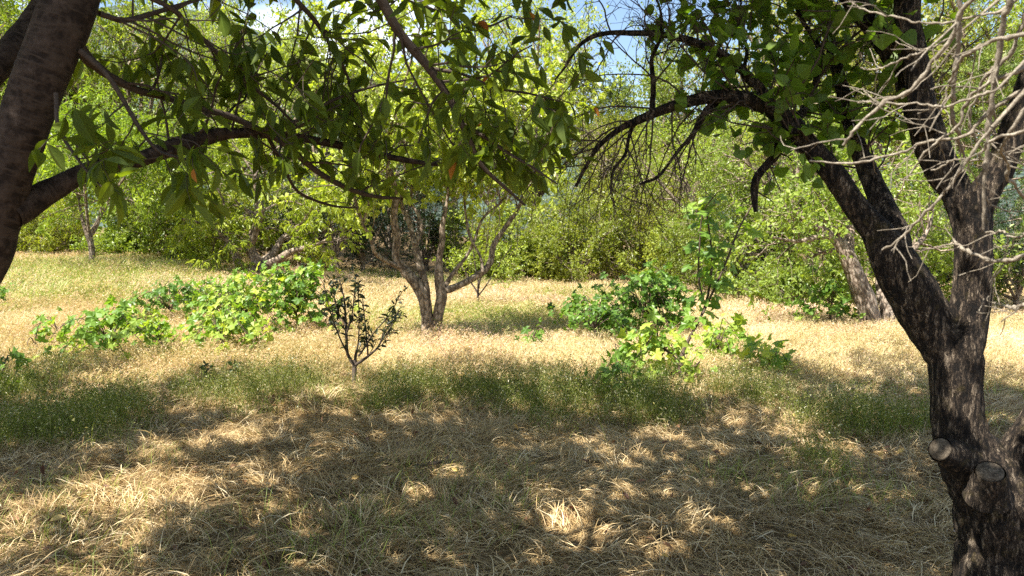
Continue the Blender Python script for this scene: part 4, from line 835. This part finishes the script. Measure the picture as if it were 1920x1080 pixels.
# ------------------------------------------------------------------ grasses
SX, SY = float(G(664, 734)[0]), float(G(664, 734)[1])
def blades(mb, base, d_h, lean, length, width, K, curlg, tint, rg, seed=0, head=None):
    """ribbons: base (N,3); d_h azimuth (N); lean 0 upright .. 1 flat; curve downwards"""
    N = len(base); t = np.linspace(0, 1, K)[None]
    ang0 = lean[:, None]; a = ang0 + curlg[:, None] * t            # angle from vertical, growing along the blade
    st = (length / (K - 1))[:, None]
    dx = np.sin(a) * st; dz = np.cos(a) * st
    wob = (rg.normal(size=(N, 1)) * .5) * t
    hx = np.cos(d_h[:, None] + wob); hy = np.sin(d_h[:, None] + wob)
    Q = np.zeros((N, K, 3)); Q[:, 1:, 0] = np.cumsum((dx * hx)[:, :-1], 1); Q[:, 1:, 1] = np.cumsum((dx * hy)[:, :-1], 1); Q[:, 1:, 2] = np.cumsum(dz[:, :-1], 1)
    Q += base[:, None]
    gz = gh(Q[..., 0], Q[..., 1]) + .004; Q[..., 2] = np.maximum(Q[..., 2], gz + rg.random((N, 1)) * .03 * t)
    tw_ = d_h + np.pi / 2 + rg.normal(size=N) * .7; sd = np.stack([np.cos(tw_), np.sin(tw_), rg.normal(size=N) * .3], -1)
    wk = width[:, None] * (1 - t ** 2 * .85)
    V = np.stack([Q - sd[:, None] * wk[..., None] * .5, Q + sd[:, None] * wk[..., None] * .5], 2)   # N,K,2,3
    i = (np.arange(N)[:, None] * K * 2 + np.arange(K - 1)[None] * 2).ravel()
    mb.add(V, [np.stack([i, i + 1, i + 3, i + 2], -1)], None, np.repeat(tint, K * 2))
    return Q
def scatter(n, y0, y1, rg, wide=.70, pw=1.0):
    y = np.sqrt(rg.random(n) * (y1 ** 2 - y0 ** 2) + y0 ** 2); x = (rg.random(n) * 2 - 1) * (y * wide + .4); return x, y
def inpatch(x, y, lst, fq=1.6, am=1.3):      # soft ellipses (cx, cy, rx, ry)
    v = np.zeros_like(x); p = v2(x, y); nn = (fbm(p, fq, 12) - .5) * am
    for cx, cy, rx, ry in lst: v = np.maximum(v, np.clip(1.35 - np.hypot((x - cx) / rx, (y - cy) / ry) + nn, 0, 1))
    return v
def gp(px, py): g = G(px, py); return g[0], g[1]
def patch(px, py, wpx, ry): x, y = gp(px, py); return (x, y, wpx * y / F / 2, ry)
WEED = [patch(470, 745, 260, .9), patch(810, 745, 300, .7), patch(1060, 760, 300, 1.0), patch(1210, 765, 210, .9), patch(1600, 810, 240, .6), patch(1420, 760, 120, .7), patch(150, 800, 300, .8), patch(40, 740, 140, .8), patch(1540, 880, 80, .3)]
LUSH = [patch(120, 520, 520, 5.5), patch(880, 608, 420, 2.4), patch(1150, 560, 260, 2), patch(760, 530, 300, 2)]
# near: matted dry grass, combed in wisps
rg = np.random.default_rng(1001)
mb = MB()
nc = 6200; cx, cy = scatter(nc, 2.9, 10.2, rg, .72); nb = 44
fl = fbm(v2(cx, cy), .8, 21) * 6.283 * 3.5 + rg.normal(size=nc) * .7
bx = np.repeat(cx, nb) + rg.normal(size=nc * nb) * .05; by = np.repeat(cy, nb) + rg.normal(size=nc * nb) * .05; N = nc * nb
az = np.repeat(fl, nb) + rg.normal(size=N) * .5
tall = np.repeat(fbm(v2(cx, cy), 1.1, 33), nb)
lean = (.9 + .85 * np.repeat(rg.random(nc), nb) - .6 * (tall - .5) + rg.normal(size=N) * .22).clip(.1, 1.6); ln_ = (.06 + .18 * rg.random(N)) * (.75 + .6 * tall) * np.where(by > 8, .8, 1)
tt = (np.repeat(.15 + .55 * fbm(v2(cx, cy), .9, 44) + .25 * (rg.random(nc) - .5), nb) + rg.normal(size=N) * .17 + .08).clip(0, 1)
bz = gh(bx, by) + np.repeat(rg.random(nc) * .05, nb) * tall
blades(mb, np.stack([bx, by, bz], -1), az, lean, ln_, .0026 + .0026 * rg.random(N), 5, .7 + .7 * rg.random(N), tt, rg)
cx, cy = scatter(7000, 2.9, 9.8, rg, .72); nb = 6; N = 7000 * nb      # looser pale wisps on top
bx = np.repeat(cx, nb) + rg.normal(size=N) * .03; by = np.repeat(cy, nb) + rg.normal(size=N) * .03
blades(mb, np.stack([bx, by, gh(bx, by) + .03], -1), np.repeat(fbm(v2(cx, cy), 1.1, 24) * 20, nb) + rg.normal(size=N) * .6, .7 + .75 * rg.random(N), .07 + .20 * rg.random(N), .0028 + .003 * rg.random(N), 5, .6 + 1.3 * rg.random(N), (.72 + .2 * rg.normal(size=N)).clip(0, 1), rg)
tag(mb.build('matted_dry_grass', M_dry), 'matted straw-coloured dry grass lying in wisps in the near shade', 'grass', kind='stuff')
# middle + far: standing brome with nodding heads
def meadow(name, n, y0, y1, h, wd_, seed, label, mat, tmod=None, mask=None, heads=3, hl=.035, hw=.006):
    rg = np.random.default_rng(seed); x, y = scatter(n, y0, y1, rg, .72)
    if mask is not None: k = mask(x, y, rg); x, y = x[k], y[k]
    k = (np.abs(x - SX) > .22) | (y < SY - 1.1) | (y > SY + .05); x, y = x[k], y[k]
    n = len(x); az = fbm(v2(x, y), .5, 51) * 12 + rg.normal(size=n) * .9; mb = MB()
    hh = h * (.55 + .6 * rg.random(n)) * (.25 + 1.4 * fbm(v2(x, y), 1.6, 52)) * sst(y, y0 - 1.2, y0 + 1.5)
    tt = tmod(x, y, rg) if tmod else rg.random(n)
    Q = blades(mb, np.stack([x, y, gh(x, y)], -1), az, .12 + .35 * rg.random(n), hh, wd_ * (.7 + .6 * rg.random(n)), 5, .5 + .9 * rg.random(n), tt, rg)
    tip = Q[:, -1]; td = nrm(Q[:, -1] - Q[:, -2])
    for _ in range(heads):
        ax = nrm(td * .6 + rg.normal(size=(n, 3)) * .55 + [0, 0, -.35]); p = tip - td * (rg.random((n, 1)) * .07 * h / .4)
        leaves(mb, p, ax, rg.normal(size=(n, 3)), hl * (.6 + .8 * rg.random(n)), np.full(n, hw) * (.6 + .8 * rg.random(n)), SMALL, (tt + .06 + .08 * rg.normal(size=n)).clip(0, 1))
    return tag(mb.build(name, mat), label, 'grass', kind='stuff')
def mt(x, y, rg):
    p = v2(x, y); pink = sst(fbm(p, .33, 61), .45, .62) * sst(y, 9.5, 12)
    t = .30 + .28 * fbm(p, 1.2, 62) + .16 * rg.normal(size=len(x)); return np.where(rg.random(len(x)) < pink * .55, .74 + .12 * rg.random(len(x)), t).clip(0, 1)
meadow('sunlit_meadow_grass', 95000, 8.6, 15.5, .27, .0045, 1101, 'sunlit straw and pinkish brome grass with nodding heads across the middle field', M_meadow, mt)
meadow('far_meadow_grass', 110000, 15.0, 31, .30, .009, 1102, 'pale dry grass filling the far field up to the trees', M_meadow, mt, heads=2, hl=.06, hw=.012)
meadow('green_tinged_grass', 200000, 10.5, 30, .34, .009, 1103, 'yellow-green standing grass under the mid-field tree and at the far left', M_green, lambda x, y, rg: rg.random(len(x)), mask=lambda x, y, rg: rg.random(len(x)) < inpatch(x, y, LUSH), heads=2, hl=.045, hw=.008)
# green weeds in the shade band: thin stems with tiny leaves
rg = np.random.default_rng(1201); x, y = scatter(95000, 5.2, 10.8, rg, .72); k = rg.random(len(x)) < (inpatch(x, y, WEED, 2.0, 2.4) * .9 * sst(np.hypot((x - SX) , (y - SY + .4) * .6), .2, .6)); x, y = x[k], y[k]; n = len(x)
mb = MB(); Q = blades(mb, np.stack([x, y, gh(x, y)], -1), rg.random(n) * 6.28, .1 + .4 * rg.random(n), .16 + .26 * rg.random(n), .0025 + .001 * rg.random(n), 4, .2 + .5 * rg.random(n), .3 + .3 * rg.random(n), rg)
p = Q[:, 1:].reshape(-1, 3); p = np.repeat(p, 2, 0) + rg.normal(size=(len(p) * 2, 3)) * .012; nn = len(p)
leaves(mb, p, rg.normal(size=(nn, 3)), rg.normal(size=(nn, 3)) + [0, 0, 1], .014 + .018 * rg.random(nn), .005 + .005 * rg.random(nn), SMALL, np.where(rg.random(nn) < .03, 1, .95 * rg.random(nn)))
tag(mb.build('green_weeds', M_weed), 'fine green weeds growing in patches along the edge of the shade', 'weeds', kind='stuff')
# sparse thin green weeds across the near ground
rg = np.random.default_rng(1202); x, y = scatter(30000, 3.2, 10.0, rg, .72); k = rg.random(len(x)) < sst(fbm(v2(x, y), .9, 71), .45, .65); x, y = x[k], y[k]; n = len(x)
mb = MB(); blades(mb, np.stack([x, y, gh(x, y)], -1), rg.random(n) * 6.28, .2 + .6 * rg.random(n), .10 + .14 * rg.random(n), .002 + .002 * rg.random(n), 4, .4 + .6 * rg.random(n), .3 + .6 * rg.random(n), rg)
tag(mb.build('sparse_green_grass', M_green), 'thin green blades scattered through the matted dry grass', 'grass', kind='stuff')
# litter of dry leaves
rg = np.random.default_rng(1203); x, y = scatter(480, 3.2, 9.0, rg, .70); n = len(x)
mb = MB(); p = np.stack([x, y, gh(x, y) + .02 + .05 * rg.random(n)], -1)
leaves(mb, p, nrm(rg.normal(size=(n, 3)) * [1, 1, .35]), nrm(rg.normal(size=(n, 3)) * .5 + [0, 0, 1]), .05 + .03 * rg.random(n), .022 + .012 * rg.random(n), CHERRY2, rg.random(n) ** 1.3)
tag(mb.build('leaf_litter', M_litter), 'brown and reddish fallen leaves scattered through the near grass', 'leaves', kind='stuff')
# a few single things on the near grass
def fallen(label, px, py, tint, s, rot):
    g = G(px, py); m = MB(); leaves(m, np.array([g + [0, 0, .10]]), np.array([[math.cos(rot), math.sin(rot), .12]]), np.array([[.1, -.5, 1.]]), np.array([s]), np.array([s * .5]), CHERRY2, np.array([tint]))
    tag(m.build('fallen_leaf', M_litter), label, 'leaf', 'fallen leaves lying on the near grass')
fallen('yellow fallen leaf lying at the lower left of the grass', 92, 1016, .92, .085, .4)
fallen('orange-brown fallen leaf on the bright patch left of centre', 578, 866, .75, .10, .1)
fallen('yellow fallen leaf at the left end of the dark stick', 512, 975, .9, .06, 2.2)
fallen('small yellow leaf under the dark vine stump shade at right of centre', 1095, 800, .9, .07, .2)
c = pathpx([(778, 888, 3), (800, 884, 4), (815, 882, 4), (832, 878, 3)], G(800, 890)[1], None, 12); c[:, 2] += .05; m = MB(); line(m, c, 7, .5, 40)
tag(m.build('stick', M_twig, None, True), 'short dark stick lying in the grass below the forked tree', 'stick')
# tall thin grass tuft on the dark vine mound
rg = np.random.default_rng(1301); g = G(1215, 628); n = 70; mb = MB()
blades(mb, g + np.stack([rg.normal(size=n) * .22, rg.normal(size=n) * .12, np.zeros(n)], -1), rg.random(n) * 6.28, .03 + .15 * rg.random(n), .7 + .5 * rg.random(n), np.full(n, .010), 6, .1 + .3 * rg.random(n), .2 + .4 * rg.random(n), rg)
tag(mb.build('reed_tuft', M_green), 'tall thin green grass tuft standing in front of the large dark vine mound', 'grass tuft')
